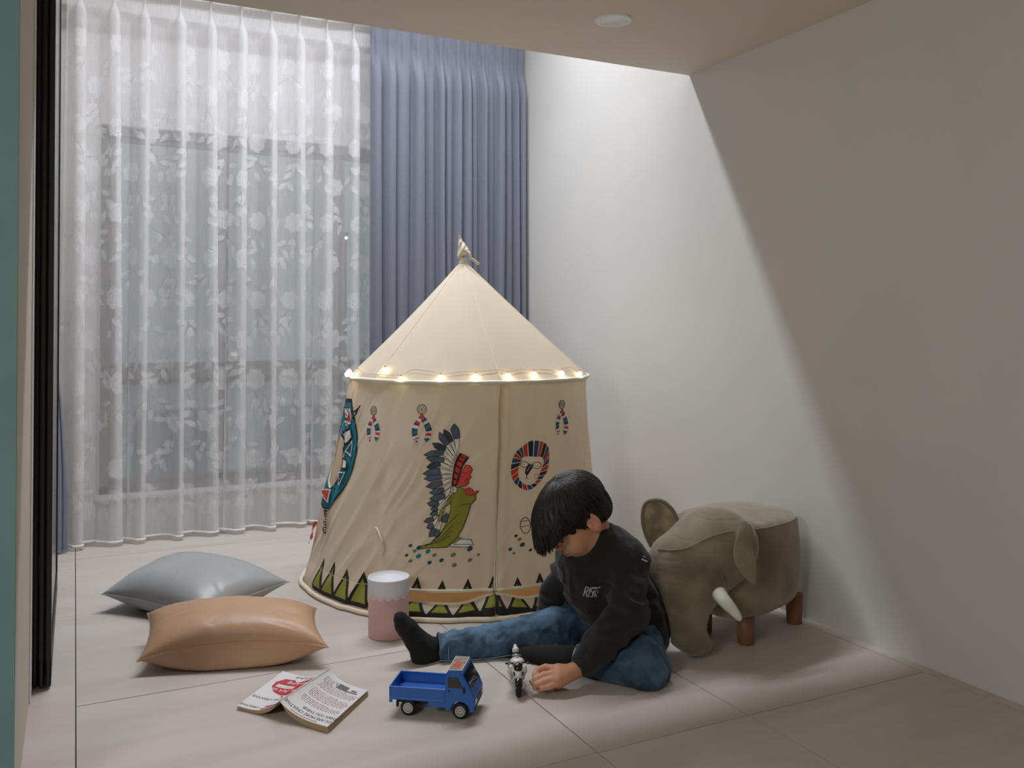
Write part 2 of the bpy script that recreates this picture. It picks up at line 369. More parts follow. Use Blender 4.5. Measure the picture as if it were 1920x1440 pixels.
tr1 = mesh('trim_1', *bevbox(XL, XL + 0.004, 2.90, 3.01, 0.0, ZS, 0.001), m_white, smooth=False); tag(tr1, 'thin white door jamb strip between cream wall and black door', None, None, 'structure')
# recessed LED strip, downlight
ls = empty('strip_light', (1.16, 3.86, ZC), 'long white strip light hidden above the lowered ceiling', 'light')
mesh('housing', *bevbox(-0.08, 2.40, 3.79, 3.93, 3.575, ZC, 0.003), m_white, ls, smooth=False)
mesh('diffuser', *bevbox(-0.07, 2.39, 3.80, 3.92, 3.569, 3.576, 0.001), mat('strip_diffuser', (240, 240, 245), emit=(235, 235, 245), estr=2.0), ls, smooth=False)
dl = empty('ceiling_downlight', (1.742, 2.708, ZS), 'round white recessed downlight switched off in the lowered ceiling', 'light')
mesh('trim_ring', *lathe([(0.040, -0.002), (0.044, -0.0055), (0.048, -0.006), (0.0485, -0.004), (0.050, -0.004), (0.0505, -0.0065), (0.060, -0.0065), (0.067, -0.004), (0.068, 0.001), (0.040, 0.001)], 48, (1.742, 2.708, ZS)), m_white, dl)
mesh('diffuser', *lathe([(0.0, 0.0005), (0.041, 0.0005), (0.041, -0.0012), (0.0, -0.0012)][::-1], 40, (1.742, 2.708, ZS)), mat('downlight_lens', (190, 184, 178), 0.5), dl)
# the hanging wand beside the curtain
wd = empty('curtain_wand', (-0.072, 4.66, 2.06), 'thin pale curtain wand hanging beside the black door', 'curtain rod')
mesh('rod', *tube([(-0.072, 4.66, 2.86), (-0.074, 4.66, 2.07)], 0.0065, 8), mat('wand_white', (205, 203, 202), 0.4), wd)
mesh('tip', *tube([(-0.074, 4.66, 2.075), (-0.074, 4.66, 2.05)], 0.0085, 8), m_track, wd)
mesh('rail_clip', *bevbox(-0.112, -0.06, 4.645, 4.675, 2.85, 2.88, 0.002), m_white, wd, smooth=False)
# ================================================================ curtains
def cloth_mat(name, col, opac, rough=0.9, thread=0.045, transl=0.3):
    m = bpy.data.materials.new(name); m.use_nodes = True; nt = m.node_tree; nt.nodes.clear(); L = nt.links; N = nt.nodes.new
    out = N('ShaderNodeOutputMaterial'); mx = N('ShaderNodeMixShader'); tp = N('ShaderNodeBsdfTransparent'); df = N('ShaderNodeBsdfDiffuse'); tl = N('ShaderNodeBsdfTranslucent'); m2 = N('ShaderNodeMixShader')
    df.inputs[0].default_value = lin(col); tl.inputs[0].default_value = lin(col); m2.inputs[0].default_value = transl
    L.new(df.outputs[0], m2.inputs[1]); L.new(tl.outputs[0], m2.inputs[2]); L.new(tp.outputs[0], mx.inputs[1]); L.new(m2.outputs[0], mx.inputs[2]); L.new(mx.outputs[0], out.inputs[0])
    tc = N('ShaderNodeTexCoord'); mp = N('ShaderNodeMapping'); mp.inputs['Scale'].default_value = (260, 260, 14); L.new(tc.outputs['Object'], mp.inputs[0])
    n = N('ShaderNodeTexNoise'); n.inputs['Scale'].default_value = 1.0; n.inputs['Detail'].default_value = 2; L.new(mp.outputs[0], n.inputs[0])
    mr = N('ShaderNodeMapRange'); mr.inputs['From Min'].default_value = 0.3; mr.inputs['From Max'].default_value = 0.7; mr.inputs['To Min'].default_value = opac - thread; mr.inputs['To Max'].default_value = min(1, opac + thread)
    L.new(n.outputs[0], mr.inputs['Value']); L.new(mr.outputs[0], mx.inputs[0]); return m
m_sheer = cloth_mat('sheer_voile', (246, 245, 248), 0.50)
m_lace = cloth_mat('lace_white', (244, 244, 247), 0.55, thread=0.08)
m_stem = cloth_mat('lace_stem', (150, 146, 142), 0.22, thread=0.05)
m_hem = mat('sheer_hem', (226, 222, 220), 0.9)
PX = [0.012, 0.164, 0.305, 0.474, 0.624, 0.779, 0.934, 1.084, 1.235, 1.382, 1.539, 1.60]
ZT = 2.80; ZB = 0.022
def sheer_section(z):
    t = np.clip((2.71 - z) / 0.11, 0, 1); t = t * t * (3 - 2 * t)     # 0 pinched, 1 open
    dn = np.clip((2.6 - z) / 2.6, 0, 1)
    pts = [(-0.045 - 0.03 * dn, 4.835)]
    for i, x in enumerate(PX):
        w = 0.004 + (0.020 + 0.007 * math.sin(i * 1.7) * dn) * t; d = 0.030 + (0.030 + 0.012 * math.sin(i * 2.3 + 1)) * t; sh = 0.016 * dn * math.sin(i * 2.1)
        bk = 0.030 * dn
        x = x + sh
        pts += [(x - w * 2.0 - 0.012 * dn, 4.835 - 0.004), (x - w * 1.3, 4.835 - d * 0.45), (x - w * 0.6, 4.835 - d * 0.93), (x + w * 0.5, 4.835 - d), (x + w * 1.25, 4.835 - d * 0.75),
                (x + w * 1.05, 4.835 - d * 0.3), (x + w * 0.5, 4.835 + bk * 0.1), (x + w * 2.3, 4.835 + 0.012 * t)]
        if i < len(PX) - 1:
            gx = PX[i + 1] - x; pts.append((x + gx * 0.55, 4.835 + (0.014 + 0.02 * dn * math.sin(i * 3.1)) * t))
    return crom(np.array(pts), 4)
zs = np.concatenate([np.linspace(ZT, 2.45, 22), np.linspace(2.40, ZB, 40)])
SEC = np.array([sheer_section(z) for z in zs])                 # (nz, nu, 2)
V = np.concatenate([SEC, np.repeat(zs[:, None], SEC.shape[1], 1)[..., None]], -1)
nz_, nu_ = V.shape[:2]
V[:, :, 1] += 0.006 * vn(np.stack([V[:, :, 0] * 9, V[:, :, 2] * 1.5, V[:, :, 1] * 0], -1), 3)
Vs = V.copy()
shr = empty('sheer_curtain', (0.78, 4.835, ZB), 'white sheer lace curtain with pinch pleats and flower pattern', 'curtain')
mesh('sheer_fabric', V.reshape(-1, 3), gridf(nz_, nu_), m_sheer, shr)
mesh('header_tape', *(lambda A: (A.reshape(-1, 3), gridf(A.shape[0], A.shape[1])))(V[:5] + np.array([0, -0.002, 0])), cloth_mat('header_tape', (236, 235, 236), 0.45), shr)
hp = V[-1].copy(); mesh('hem', *tube(hp, 0.0045, 6, flat=1.6), m_hem, shr)
arc = np.concatenate([[0], np.cumsum(np.linalg.norm(np.diff(Vs[nz_ // 2, :, :2], axis=0), axis=1))])
def on_sheer(P2):                                              # (u metres of cloth, z) -> point on the cloth, offset towards the room
    P2 = np.asarray(P2, float); u = np.interp(P2[:, 0], arc, np.arange(nu_)); w = np.interp(-P2[:, 1], -zs, np.arange(nz_))
    i = np.clip(np.floor(w).astype(int), 0, nz_ - 2); j = np.clip(np.floor(u).astype(int), 0, nu_ - 2); a = (w - i)[:, None]; b = (u - j)[:, None]
    p = (Vs[i, j] * (1 - b) + Vs[i, j + 1] * b) * (1 - a) + (Vs[i + 1, j] * (1 - b) + Vs[i + 1, j + 1] * b) * a
    T = Vs[i, j + 1] - Vs[i, j]; n = np.stack([T[:, 1], -T[:, 0], T[:, 0] * 0], 1); n /= np.linalg.norm(n, axis=1)[:, None] + 1e-9
    return p + n * 0.0015
lw = MB(); lst = MB()
def leaf(c, ang, L, wd_):
    t = np.linspace(0, 1, 9); w = np.sin(math.pi * t ** 0.8) * wd_; ca, sa = math.cos(ang), math.sin(ang)
    P = [(L * a, b) for a, b in zip(t, w)] + [(L * a, -b) for a, b in zip(t[::-1][1:-1], w[::-1][1:-1])]
    return [(c[0] + ca * p[0] - sa * p[1], c[1] + sa * p[0] + ca * p[1]) for p in P]
def peony(c, R, ph):
    out = []
    for k in range(40):
        a = 2 * math.pi * k / 40; r = R * (0.74 + 0.20 * abs(math.sin(3.5 * a + ph)) + 0.10 * abs(math.sin(8 * a + 2 * ph))); out.append((c[0] + r * math.cos(a), c[1] + r * math.sin(a)))
    return out
UM = arc[-1]
def addfill(mb, poly): Vf, Ff = fillpoly(poly, 0.018); mb.add(on_sheer(Vf), Ff)
def addrib(mb, pts, w, cl=False, tp=False): Vf, Ff = ribbon(pts, w, cl, 0.012, tp); mb.add(on_sheer(Vf), Ff)
kcol = 0; u = 0.10
while u < UM - 0.06:
    z = 2.48 - 0.21 * (kcol % 2)
    while z > 0.12:
        ph = random.random() * 3; R = 0.048 + 0.012 * random.random(); uu = u + random.uniform(-0.02, 0.02)
        addfill(lw, peony((uu, z), R, ph))
        for q in (0.72, 0.42): addrib(lw, peony((uu, z), R * q, ph + q), 0.006, True)
        for k in range(3):
            a = random.uniform(-2.4, -0.7); s = (uu + 0.02 * (k - 1), z - R * 0.9); e = (s[0] + 0.16 * math.cos(a), s[1] + 0.16 * math.sin(a)); m_ = ((s[0] + e[0]) / 2 + 0.02 * (-1) ** k, (s[1] + e[1]) / 2)
            pts = crom([s, m_, e], 6)
            if s[1] - 0.17 > 0.05: addrib(lst, pts, 0.0035, tp=True)
            for t_ in (4, 8, 12):
                p = pts[min(t_, len(pts) - 1)]; a2 = a + random.choice((-1, 1)) * random.uniform(0.5, 1.0)
                if p[1] > 0.1: addfill(lw, leaf(p, a2, 0.056 + 0.018 * random.random(), 0.014)) 
        z -= 0.42
    u += 0.152; kcol += 1
tag(lw.build('lace_flowers', m_lace, shr), kind='stuff'); tag(lst.build('lace_stems', m_stem, shr), kind='stuff')
# blue grey drape
m_blue = mat('blue_grey_linen', (116, 121, 136), 0.9, var=0.10, vscale=3, vstretch=(40, 40, 400), bump=0.35, bscale=500, sheen=0.2)
BP = [1.462, 1.525, 1.609, 1.694, 1.774, 1.841, 1.897, 1.95, 2.008, 2.064, 2.108, 2.162, 2.218, 2.280, 2.330, 2.372, 2.418]
def drape(name, parent, edges, zt, zb, yb, depth, pinch=2.65, seed=0):
    zz = np.concatenate([np.linspace(zt, pinch - 0.15, 26), np.linspace(pinch - 0.2, zb, 36)]); rows = []
    for z in zz:
        t = float(np.clip((pinch - z) / 0.2, 0, 1)); t = t * t * (3 - 2 * t); hd = float(np.clip((z - pinch) / 0.05, 0, 1)); dn = (pinch - z) / 2.5 if z < pinch else 0; P = []
        for i in range(len(edges) - 1):
            a, b = edges[i], edges[i + 1]; w = b - a; a2 = a + 0.012 * math.sin(i * 1.3 + z * 1.1 + seed) * dn; b2 = b + 0.012 * math.sin((i + 1) * 1.3 + z * 1.1 + seed) * dn
            if i == 0: a2 = a
            if i == len(edges) - 2: b2 = b
            D = depth * (0.75 + 0.35 * math.sin(i * 2.7 + seed)) * (0.55 + 0.45 * t)
            for k in range(12):
                q = k / 12.0; sk = q ** (1.0 + 0.35 * math.sin(i * 1.9)); bulge = math.sin(math.pi * sk) ** 0.5
                pin = math.exp(-((q - 0.5) / 0.13) ** 2) * (1 - t) * (1.0 - 0.55 * hd)
                flat = (1 - t) * (0.35 + 0.2 * hd) + t
                y = yb - D * bulge * flat - 0.018 * pin
                P.append((a2 + (b2 - a2) * q, y + 0.004 * float(vn(np.array([[a * 20 + q * 3, z * 1.2, seed]]))[0]) * t, z))
        P.append((edges[-1], yb, z)); rows.append(P)
    V = np.array(rows); return V
V = drape('x', None, BP, 2.80, 0.02, 4.755, 0.075)
bd = empty('blue_drape', (1.94, 4.74, 0.02), 'blue grey linen drape gathered in pleats right of the lace curtain', 'curtain')
mesh('drape_fabric', V.reshape(-1, 3), gridf(V.shape[0], V.shape[1]), m_blue, bd)
mesh('hem', *tube(V[-1], 0.004, 5, flat=1.5), m_blue, bd)
V = drape('x', None, [-0.108, -0.087, -0.066, -0.044, -0.024], 2.80, 0.012, 4.75, 0.02, seed=2)
z = V[:, :, 2]; sq = np.interp(z, [0, 0.25, 0.45, 0.7, 0.88, 1.2, 2.9], [1.0, 0.95, 0.86, 0.66, 0.46, 0.36, 0.36]); V[:, :, 0] = -0.108 + (V[:, :, 0] + 0.108) * sq
bd2 = empty('blue_drape', (-0.066, 4.74, 0.012), 'narrow end of a blue grey drape behind the black door leaves', 'curtain')
mesh('drape_fabric', V.reshape(-1, 3), gridf(V.shape[0], V.shape[1]), m_blue, bd2)
mesh('hem', *tube(V[-1], 0.003, 5, flat=1.5), m_blue, bd2)
# curtain rails
cr = empty('curtain_rail', (1.1, 4.79, 2.82), 'white double curtain rail above the pleats', 'curtain rail')
for yy in (4.755, 4.835): mesh('rail', *bevbox(-0.1, 2.42, yy - 0.012, yy + 0.012, 2.80, 2.825, 0.002), m_white, cr, smooth=False)
for xx in (0.2, 0.9, 1.6, 2.2): mesh('bracket', *bevbox(xx - 0.012, xx + 0.012, 4.74, 5.0, 2.825, 2.85, 0.002), m_white, cr, smooth=False)
# ================================================================ the play tent
m_canvas = mat('cream_canvas', (232, 220, 200), 0.85, var=0.03, vscale=6, bump=0.12, bscale=500, sheen=0.1)
nt = m_canvas.node_tree; b_ = nt.nodes['Principled BSDF']; o_ = [n for n in nt.nodes if n.type == 'OUTPUT_MATERIAL'][0]; mx = nt.nodes.new('ShaderNodeMixShader'); tl = nt.nodes.new('ShaderNodeBsdfTranslucent')
tl.inputs[0].default_value = lin((240, 230, 210)); mx.inputs[0].default_value = 0.34; nt.links.new(b_.outputs[0], mx.inputs[1]); nt.links.new(tl.outputs[0], mx.inputs[2]); nt.links.new(mx.outputs[0], o_.inputs[0])
m_canvas_l = mat('cream_tape', (226, 214, 192), 0.8)
m_mat = mat('tent_floor_brown', (214, 170, 118), 0.8, var=0.06, vscale=9)
PR = {k: mat('print_' + k, c, 0.85) for k, c in dict(black=(34, 30, 34), green=(140, 142, 52), red=(206, 58, 50), teal=(24, 122, 148), blue=(24, 76, 112), white=(226, 220, 208), grey=(84, 96, 112), grey_dark=(60, 68, 80), skin=(214, 74, 62), olive=(112, 124, 70), navy=(36, 38, 52)).items()}
PK = list(PR)
TC0 = np.array([1.540, 3.620]); TC1 = np.array([1.566, 3.608]); TZ = 0.865; RB = 0.668; RT = 0.512
GAP0, GAP1 = 0.056, 0.104
def tc(z): return TC0 + (TC1 - TC0) * (np.asarray(z)[..., None] / TZ)
def R0(ph, z):
    q = np.clip(z / TZ, 0, 1); r = RB + (RT - RB) * q - 0.012 * np.sin(math.pi * q)
    d = np.angle(np.exp(1j * (ph + 0.45))); r = r - 0.026 * np.exp(-(d / 0.45) ** 2) * np.sin(math.pi * q) ** 0.7
    d = np.angle(np.exp(1j * (ph + 2.68))); r = r + 0.010 * np.exp(-(d / 0.4) ** 2) * np.sin(math.pi * q)
    return r
def tentpx(P2):                                             # photo pixels -> (angle, height) on the tent wall
    P2 = np.asarray(P2, float); out = []
    D = cF + ((P2[:, 0] - CX) / FPX)[:, None] * cR + ((CY - P2[:, 1]) / FPX)[:, None] * cU
    lo = np.full(len(P2), 2.6); ts = np.linspace(2.75, 3.95, 61); hit = np.full(len(P2), np.nan); best = np.full(len(P2), 9.0); bt = lo.copy()
    prev = None
    def g(t):
        P = cC + D * t[:, None]; c = tc(P[:, 2]); q = P[:, :2] - c; ph = np.arctan2(q[:, 1], q[:, 0]); return np.hypot(q[:, 0], q[:, 1]) - R0(ph, P[:, 2]), ph, P[:, 2]
    for t in ts:
        v = g(np.full(len(P2), t))[0]; m = v < best; best[m] = v[m]; bt[m] = t
        if prev is not None:
            m = np.isnan(hit) & (v < 0) & (prev >= 0); hit[m] = t
        prev = v
    a = np.where(np.isnan(hit), bt, hit - 0.02); b = np.where(np.isnan(hit), bt, hit)
    for _ in range(18):
        c = (a + b) / 2; v = g(c)[0]; m = v > 0; a = np.where(m, c, a); b = np.where(m, b, c)
    _, ph, z = g(b); return np.stack([ph, z], 1)
SL = tentpx([(943, 730), (940, 800), (937, 900), (932, 1000), (929, 1090)])     # the door slit
def slit(z): return np.interp(z, SL[::-1, 1], SL[::-1, 0])
def wrk(ph, z):
    q = np.clip(z / TZ, 0, 1); s = ph * 0.6
    wp_ = 0.05 * vn(np.stack([s * 5, z * 4, s * 0 + 9], -1), 21); A = np.stack([(s - 0.55 * z + wp_) * 10, (z + 0.5 * s) * 2.4, s * 0 + 1.3], -1)
    w = 0.0125 * np.clip(ridge(A, 5), -0.2, 1) * (0.55 + 0.45 * vn(np.stack([s * 3, z * 3, s * 0 + 4], -1), 8)) + 0.0034 * ridge(A * np.array([2.4, 1.8, 1]), 6) + 0.006 * vn(np.stack([s * 4, z * 3, s * 0], -1), 7)
    w = w * (0.35 + 0.65 * np.sin(math.pi * np.clip(q * 0.93 + 0.05, 0, 1)) ** 0.6)
    hexa = 0.006 * np.cos(6 * (ph + 2.36)) * (1 - 0.5 * q); w = w + hexa
    d = ph - slit(z); op = np.interp(z, [0.1, 0.35, 0.55, 0.8, 0.865], [0.004, 0.006, 0.014, 0.020, 0.012])
    w = w - 0.034 * np.exp(-(d / (op * 1.05)) ** 4) * (z < 0.86)
    w = w + 0.006 * np.exp(-((np.abs(d) - 0.035) / 0.03) ** 2)
    d2 = np.angle(np.exp(1j * (ph - tentpx1))); w = w - 0.010 * np.exp(-(d2 / 0.045) ** 2) * (0.3 + 0.7 * np.sin(math.pi * q))
    return w
tentpx1 = float(tentpx([(722, 870)])[0, 0])
def tentpt(ph, z, off=0.0):
    ph = np.asarray(ph, float); z = np.asarray(z, float); r = R0(ph, z) + wrk(ph, z) + off; c = tc(z)
    return np.stack([c[..., 0] + r * np.cos(ph), c[..., 1] + r * np.sin(ph), z], -1)
tent = empty('play_tent', (1.54, 3.62, 0), 'cream round play tent printed with feathers, a lion and a seated figure', 'tent')
# wall: 3 angular panels; the opening between GAP0 and GAP1 runs across the front, a side opening on the left
G0 = float(tentpx([(712, 1120)])[0, 0]); G1 = float(tentpx([(1075, 1100)])[0, 0])
RC = tentpx([(640, 850)])[0]; WIN_C = (RC[0] - 0.035, 0.545)                     # centre of the round side opening
def inwin(ph, z, sc=1.0):
    d = np.angle(np.exp(1j * (ph - WIN_C[0]))) * 0.59; return (d / (0.072 * sc)) ** 2 + ((z - WIN_C[1] - 0.35 * d * 0) / (0.135 * sc)) ** 2
NP = 1100; phs = np.linspace(-math.pi, math.pi, NP, endpoint=False)
zw = np.concatenate([np.linspace(GAP1, TZ, 116)])
PHg, Zg = np.meshgrid(phs, zw, indexing='ij'); 
wob = lambda ph: 0.010 * np.sin((ph - G0) * 5.2) + 0.004 * np.sin((ph - G0) * 13)
infront = lambda ph: (ph > G0) & (ph < G1)
liftu = lambda ph: np.where(infront(ph), np.sin(np.clip((ph - G0) / (G1 - G0), 0, 1) * math.pi) ** 0.4, 0)
Zg = GAP1 + (Zg - GAP1)
Pt = tentpt(PHg, Zg); n2 = len(zw)
Fc = []; win = inwin(PHg, Zg)
pi_ = []
for i in range(NP):
    j = (i + 1) % NP
    for k in range(n2 - 1):
        if win[i, k] < 1 and win[j, k + 1] < 1: continue
        Fc.append([i * n2 + k, j * n2 + k, j * n2 + k + 1, i * n2 + k + 1])
Fa = np.array(Fc); midph = phs[Fa[:, 0] // n2]
a0 = float(SL[2, 0]); aL = tentpx1; aW = -math.pi * 0.97
left = (midph < aL) ; left_front = (midph >= aL) & (midph < a0); right = (midph >= a0) & (midph < 0.6); back = midph >= 0.6
def sub(name, msk, label=None):
    F_ = Fa[msk]; used, inv = np.unique(F_, return_inverse=True); o = mesh(name, Pt.reshape(-1, 3)[used], inv.reshape(F_.shape), m_canvas, tent); 
    if label: o['label'] = label
    return o
w_left = sub('wall_panel', left, 'left wall panel with the round side opening'); w_fl = sub('door_panel', left_front, 'door panel printed with the seated figure'); w_r = sub('door_panel', right, 'door panel printed with the lion'); sub('wall_panel', back, 'rear wall panel')
# lower strip (sill in front, joined to the wall elsewhere)
zl = np.linspace(0.004, GAP1, 16); PHl, Zl = np.meshgrid(phs, zl, indexing='ij')
sag = lambda ph: np.where(infront(ph), (GAP1 - GAP0) * np.sin(np.clip((ph - G0) / (G1 - G0), 0, 1) * math.pi) ** 0.35 * (1 - 0.72 * np.exp(-((ph - SL[4, 0]) / 0.13) ** 2)), 0)
def lowpt(ph, z, off=0.0):                                  # z in 0..GAP1, squeezed where the sill sags
    ph = np.asarray(ph, float); z = np.asarray(z, float); zz = z * (1 - sag(ph) / GAP1); k = 0.05 * sag(ph) / (GAP1 - GAP0)
    q = z / GAP1; P = tentpt(ph, z, off + 0.006 * np.sin(math.pi * q) ); P[..., 2] = zz + 0.0; c = tc(z * 0)
    d = P[..., :2] - c; d /= np.linalg.norm(d, axis=-1, keepdims=True); P[..., :2] += d * (0.012 * np.sin(math.pi * q) * (sag(ph) > 0))[..., None]
    return P
mesh('sill_strip', lowpt(PHl, Zl).reshape(-1, 3), gridf(NP, 16, True), m_canvas, tent)
ph_ = np.linspace(-math.pi, math.pi, 240, endpoint=False)
mesh('base_hem', *tube(lowpt(ph_, ph_ * 0 + 0.002, 0.012) + np.array([0, 0, 0.009]), 0.0095, 8, closed=True), m_canvas_l, tent)
gp = np.linspace(G0 + 0.01, G1 - 0.01, 90)
mesh('sill_binding', *tube(lowpt(gp, gp * 0 + GAP1, 0.001), 0.0042, 6, flat=1.6), m_canvas_l, tent)
mesh('panel_binding', *tube(tentpt(gp, gp * 0 + GAP1 + 0.002, 0.001), 0.0045, 6, flat=1.5), m_canvas_l, tent)
zz = np.linspace(GAP1, 0.86, 70)
for s in (-1, 1): 
    op = np.interp(zz, [0.1, 0.35, 0.55, 0.8, 0.865], [0.006, 0.007, 0.014, 0.020, 0.012])
    mesh('door_binding', *tube(tentpt(slit(zz) + s * op, zz, 0.0015), 0.0036, 6), m_canvas_l, tent)
zp = np.linspace(0.30, 0.42, 12); mesh('zip', *tube(tentpt(slit(zp), zp, 0.004 + 0 * zp), 0.0028, 6), mat('zip_brown', (96, 62, 40), 0.5), tent)
fl_ = [(0.0, 0.006)] + [(r, 0.006) for r in np.linspace(0.1, RB - 0.01, 6)] + [(RB - 0.01, 0.003), (0.0, 0.003)]
mesh('tent_floor', *lathe(fl_, 64, (TC0[0], TC0[1], 0)), m_mat, tent)
# roof
AP = np.array([1.540, 3.620, 1.358]); NR = 144; nr = 26; V = []
for i in range(NR):
    ph = 2 * math.pi * i / NR
    for k in range(nr):
        q = k / (nr - 1); r = 0.018 + (RT + 0.012 - 0.018) * q - 0.010 * math.sin(math.pi * q); z = AP[2] - (AP[2] - TZ - 0.002) * q
        c = np.array([AP[0], AP[1]]) * (1 - q) + TC1 * q
        seam = math.exp(-((((ph - 4.02 + 100 * math.pi) % (math.pi / 3)) - math.pi / 6) / 0.03) ** 2)
        r += 0.0045 * seam * q + 0.002 * float(vn(np.array([[ph * 4, q * 3, 0.5]]))[0]) * q + 0.006 * math.cos(6 * (ph - 4.02) + math.pi) * math.sin(math.pi * q)
        V.append((c[0] + r * math.cos(ph), c[1] + r * math.sin(ph), z))
roof = mesh('roof', V, gridf(NR, nr, True), m_canvas, tent)
for k in range(6):
    ph = 4.02 + math.pi / 6 + k * math.pi / 3 - 2 * math.pi; Q = []
    for q in np.linspace(0.02, 0.99, 24):
        i_ = int(round((ph % (2 * math.pi)) / (2 * math.pi) * NR)) % NR; v = np.array(V[i_ * nr + int(q * (nr - 1))]); v2 = np.array(V[i_ * nr + min(nr - 1, int(q * (nr - 1)) + 1)]); t_ = q * (nr - 1) - int(q * (nr - 1)); Q.append(v + (v2 - v) * t_)
    mesh('roof_seam', *tube(Q, 0.0022, 5), m_canvas_l, roof)
pr = np.linspace(-math.pi, math.pi, 160, endpoint=False)
mesh('eave_hoop', *tube(np.stack([TC1[0] + 0.524 * np.cos(pr), TC1[1] + 0.524 * np.sin(pr), 0 * pr + TZ + 0.001], -1), 0.0065, 8, closed=True), mat('white_piping', (236, 230, 218), 0.6), tent)
vl = []
for i in range(200):
    ph = 2 * math.pi * i / 200
    for q in (0, 1): vl.append((TC1[0] + (0.523 - 0.006 * q) * math.cos(ph), TC1[1] + (0.523 - 0.006 * q) * math.sin(ph), TZ - 0.014 * q))
mesh('valance', vl, gridf(200, 2, True), m_canvas, tent)
# knotted tip with a pennant and strap
mesh('tip_binding', *lathe([(0.0, 1.345), (0.019, 1.345), (0.017, 1.352), (0.0195, 1.358), (0.018, 1.368), (0.015, 1.374), (0.016, 1.38), (0.012, 1.386), (0.0, 1.387)], 20, (AP[0], AP[1], 0)), m_canvas_l, tent)
a = at(861, 484, 3.95); D0 = 3.95
def P3(x, y, d=0.0): return at(x, y, 3.93 + d)
m1 = MB(); prof = crom([P3(862, 484), P3(863, 468), P3(863, 452), P3(861, 441)], 6); m1.add(*tube(prof, np.linspace(0.012, 0.003, len(prof)), 10, flat=0.6))
pn_ = [(857, 484), (859, 462), (860, 443), (863, 441), (866, 450), (872, 457), (878, 466), (882, 473), (876, 476), (868, 480), (866, 485)]
Vf, Ff = fillpoly(pn_, 2.0); pa = np.array(pn_); de = np.array([min(np.linalg.norm(p - (q0 + (q1 - q0) * np.clip(((p - q0) @ (q1 - q0)) / ((q1 - q0) @ (q1 - q0)), 0, 1))) for q0, q1 in zip(pa, np.roll(pa, -1, 0))) for p in Vf])
for sg_ in (-1, 1): m1.add([P3(x, y, sg_ * (0.003 + 0.0028 * d_) + 0.0025 * math.sin(x * 0.6 + y * 0.35)) for (x, y), d_ in zip(Vf, de)], Ff)
kn = m1.build('tip_pennant', m_canvas_l, tent)
st = crom([P3(872, 470, -0.01), P3(880, 475, -0.02), P3(883, 484, -0.02), P3(890, 489, -0.02), P3(898, 496, -0.02)], 6); mesh('tip_strap', *tube(st, 0.0065, 8, flat=0.35, up=(0.3, 0.9, 0.2)), m_canvas_l, tent)
lp_ = tentpx([(704, 990), (716, 994), (725, 1008), (726, 1024), (720, 1040)]); Q = crom(tentpt(lp_[:, 0], lp_[:, 1], np.array([0.004, 0.02, 0.028, 0.02, 0.006])), 8); mesh('tie_loop', *tube(Q, 0.0035, 6, flat=1.8), m_canvas_l, tent)
# ---- prints (flat dye on the cloth): polygons in photo pixels laid onto the wall surface
class Print:
    def __init__(s, ox=0, oy=0, sc=1.0, gap=0.00003): s.mb = MB(); s.o = (ox, oy); s.sc = sc; s.lay = 0; s.gap = gap
    def T(s, P): return [(s.o[0] + p[0] / s.sc, s.o[1] + p[1] / s.sc) for p in P]
    def _add(s, Vf, Ff, col):
        s.lay += 1; t = tentpx(Vf); s.mb.add(tentpt(t[:, 0], t[:, 1], 0.0022 + s.gap * s.lay), Ff, PK.index(col))
    def fill(s, P, col, step=4.0): Vf, Ff = fillpoly(s.T(P), step); s._add(Vf, Ff, col); return s
    def line(s, P, w, col, closed=False, taper=False): Vf, Ff = ribbon(s.T(P), w, closed, 4.0, taper); s._add(Vf, Ff, col); return s
    def both(s, P, col, w=1.3, step=4.0): s.fill(P, col, step); s.line(P, w, 'black', True); return s
    def build(s, name, parent): return tag(s.mb.build(name, [PR[k] for k in PK], parent), kind='stuff')
# seated figure wearing a feather headdress
p = Print(780, 780, 5.143)
tips = [((370, 70), (395, 210), 48), ((275, 122), (345, 240), 34), ((232, 150), (305, 270), 40), ((165, 255), (285, 315), 36), ((85, 370), (265, 345), 40), ((105, 398), (270, 420), 36), ((108, 490), (235, 455), 36), ((75, 552), (235, 525), 44), ((85, 600), (250, 580), 34),
        ((108, 675), (255, 640), 40), ((135, 737), (270, 705), 36), ((135, 795), (280, 765), 38), ((115, 835), (220, 840), 36), ((148, 890), (210, 893), 26), ((138, 940), (210, 935), 28), ((82, 1015), (170, 985), 30), ((108, 1075), (170, 1045), 32), ((130, 1160), (190, 1085), 34), ((190, 1168), (215, 1095), 30), ((250, 1020), (315, 950), 40)]
hb = [(425, 350), (512, 395), (455, 480), (420, 580), (395, 672), (345, 668), (355, 570), (370, 470), (400, 390)]
tips = [(t, b, w * 1.45) for t, b, w in tips]
for i, (t, b, w) in enumerate(tips):                       # pale shafts fan out from the band
    tgt = (400 - i * 3, 350 + min(i, 12) * 28) if i < 13 else (330 - (i - 13) * 14, 760 + (i - 13) * 42); t = np.array(t, float); b = np.array(b, float); tg = np.array(tgt, float); d = tg - b; n = np.array([-d[1], d[0]]); n /= np.linalg.norm(n) + 1e-6
    p.both([b + n * w * 0.36, b - n * w * 0.36, (b + tg) / 2 - n * w * 0.26, tg - n * 5, tg + n * 5, (b + tg) / 2 + n * w * 0.26], 'white', 0.8)
for i, (t, b, w) in enumerate(tips):
    t = np.array(t, float); b = np.array(b, float); d = b - t; n = np.array([-d[1], d[0]]); n /= np.linalg.norm(n)
    p.both([t, t + d * 0.35 + n * w * 0.62, b + n * w * 0.45, b + d * 0.05, b - n * w * 0.45, t + d * 0.4 - n * w * 0.5], 'grey_dark' if i in (1, 3, 6) else 'grey', 1.1)
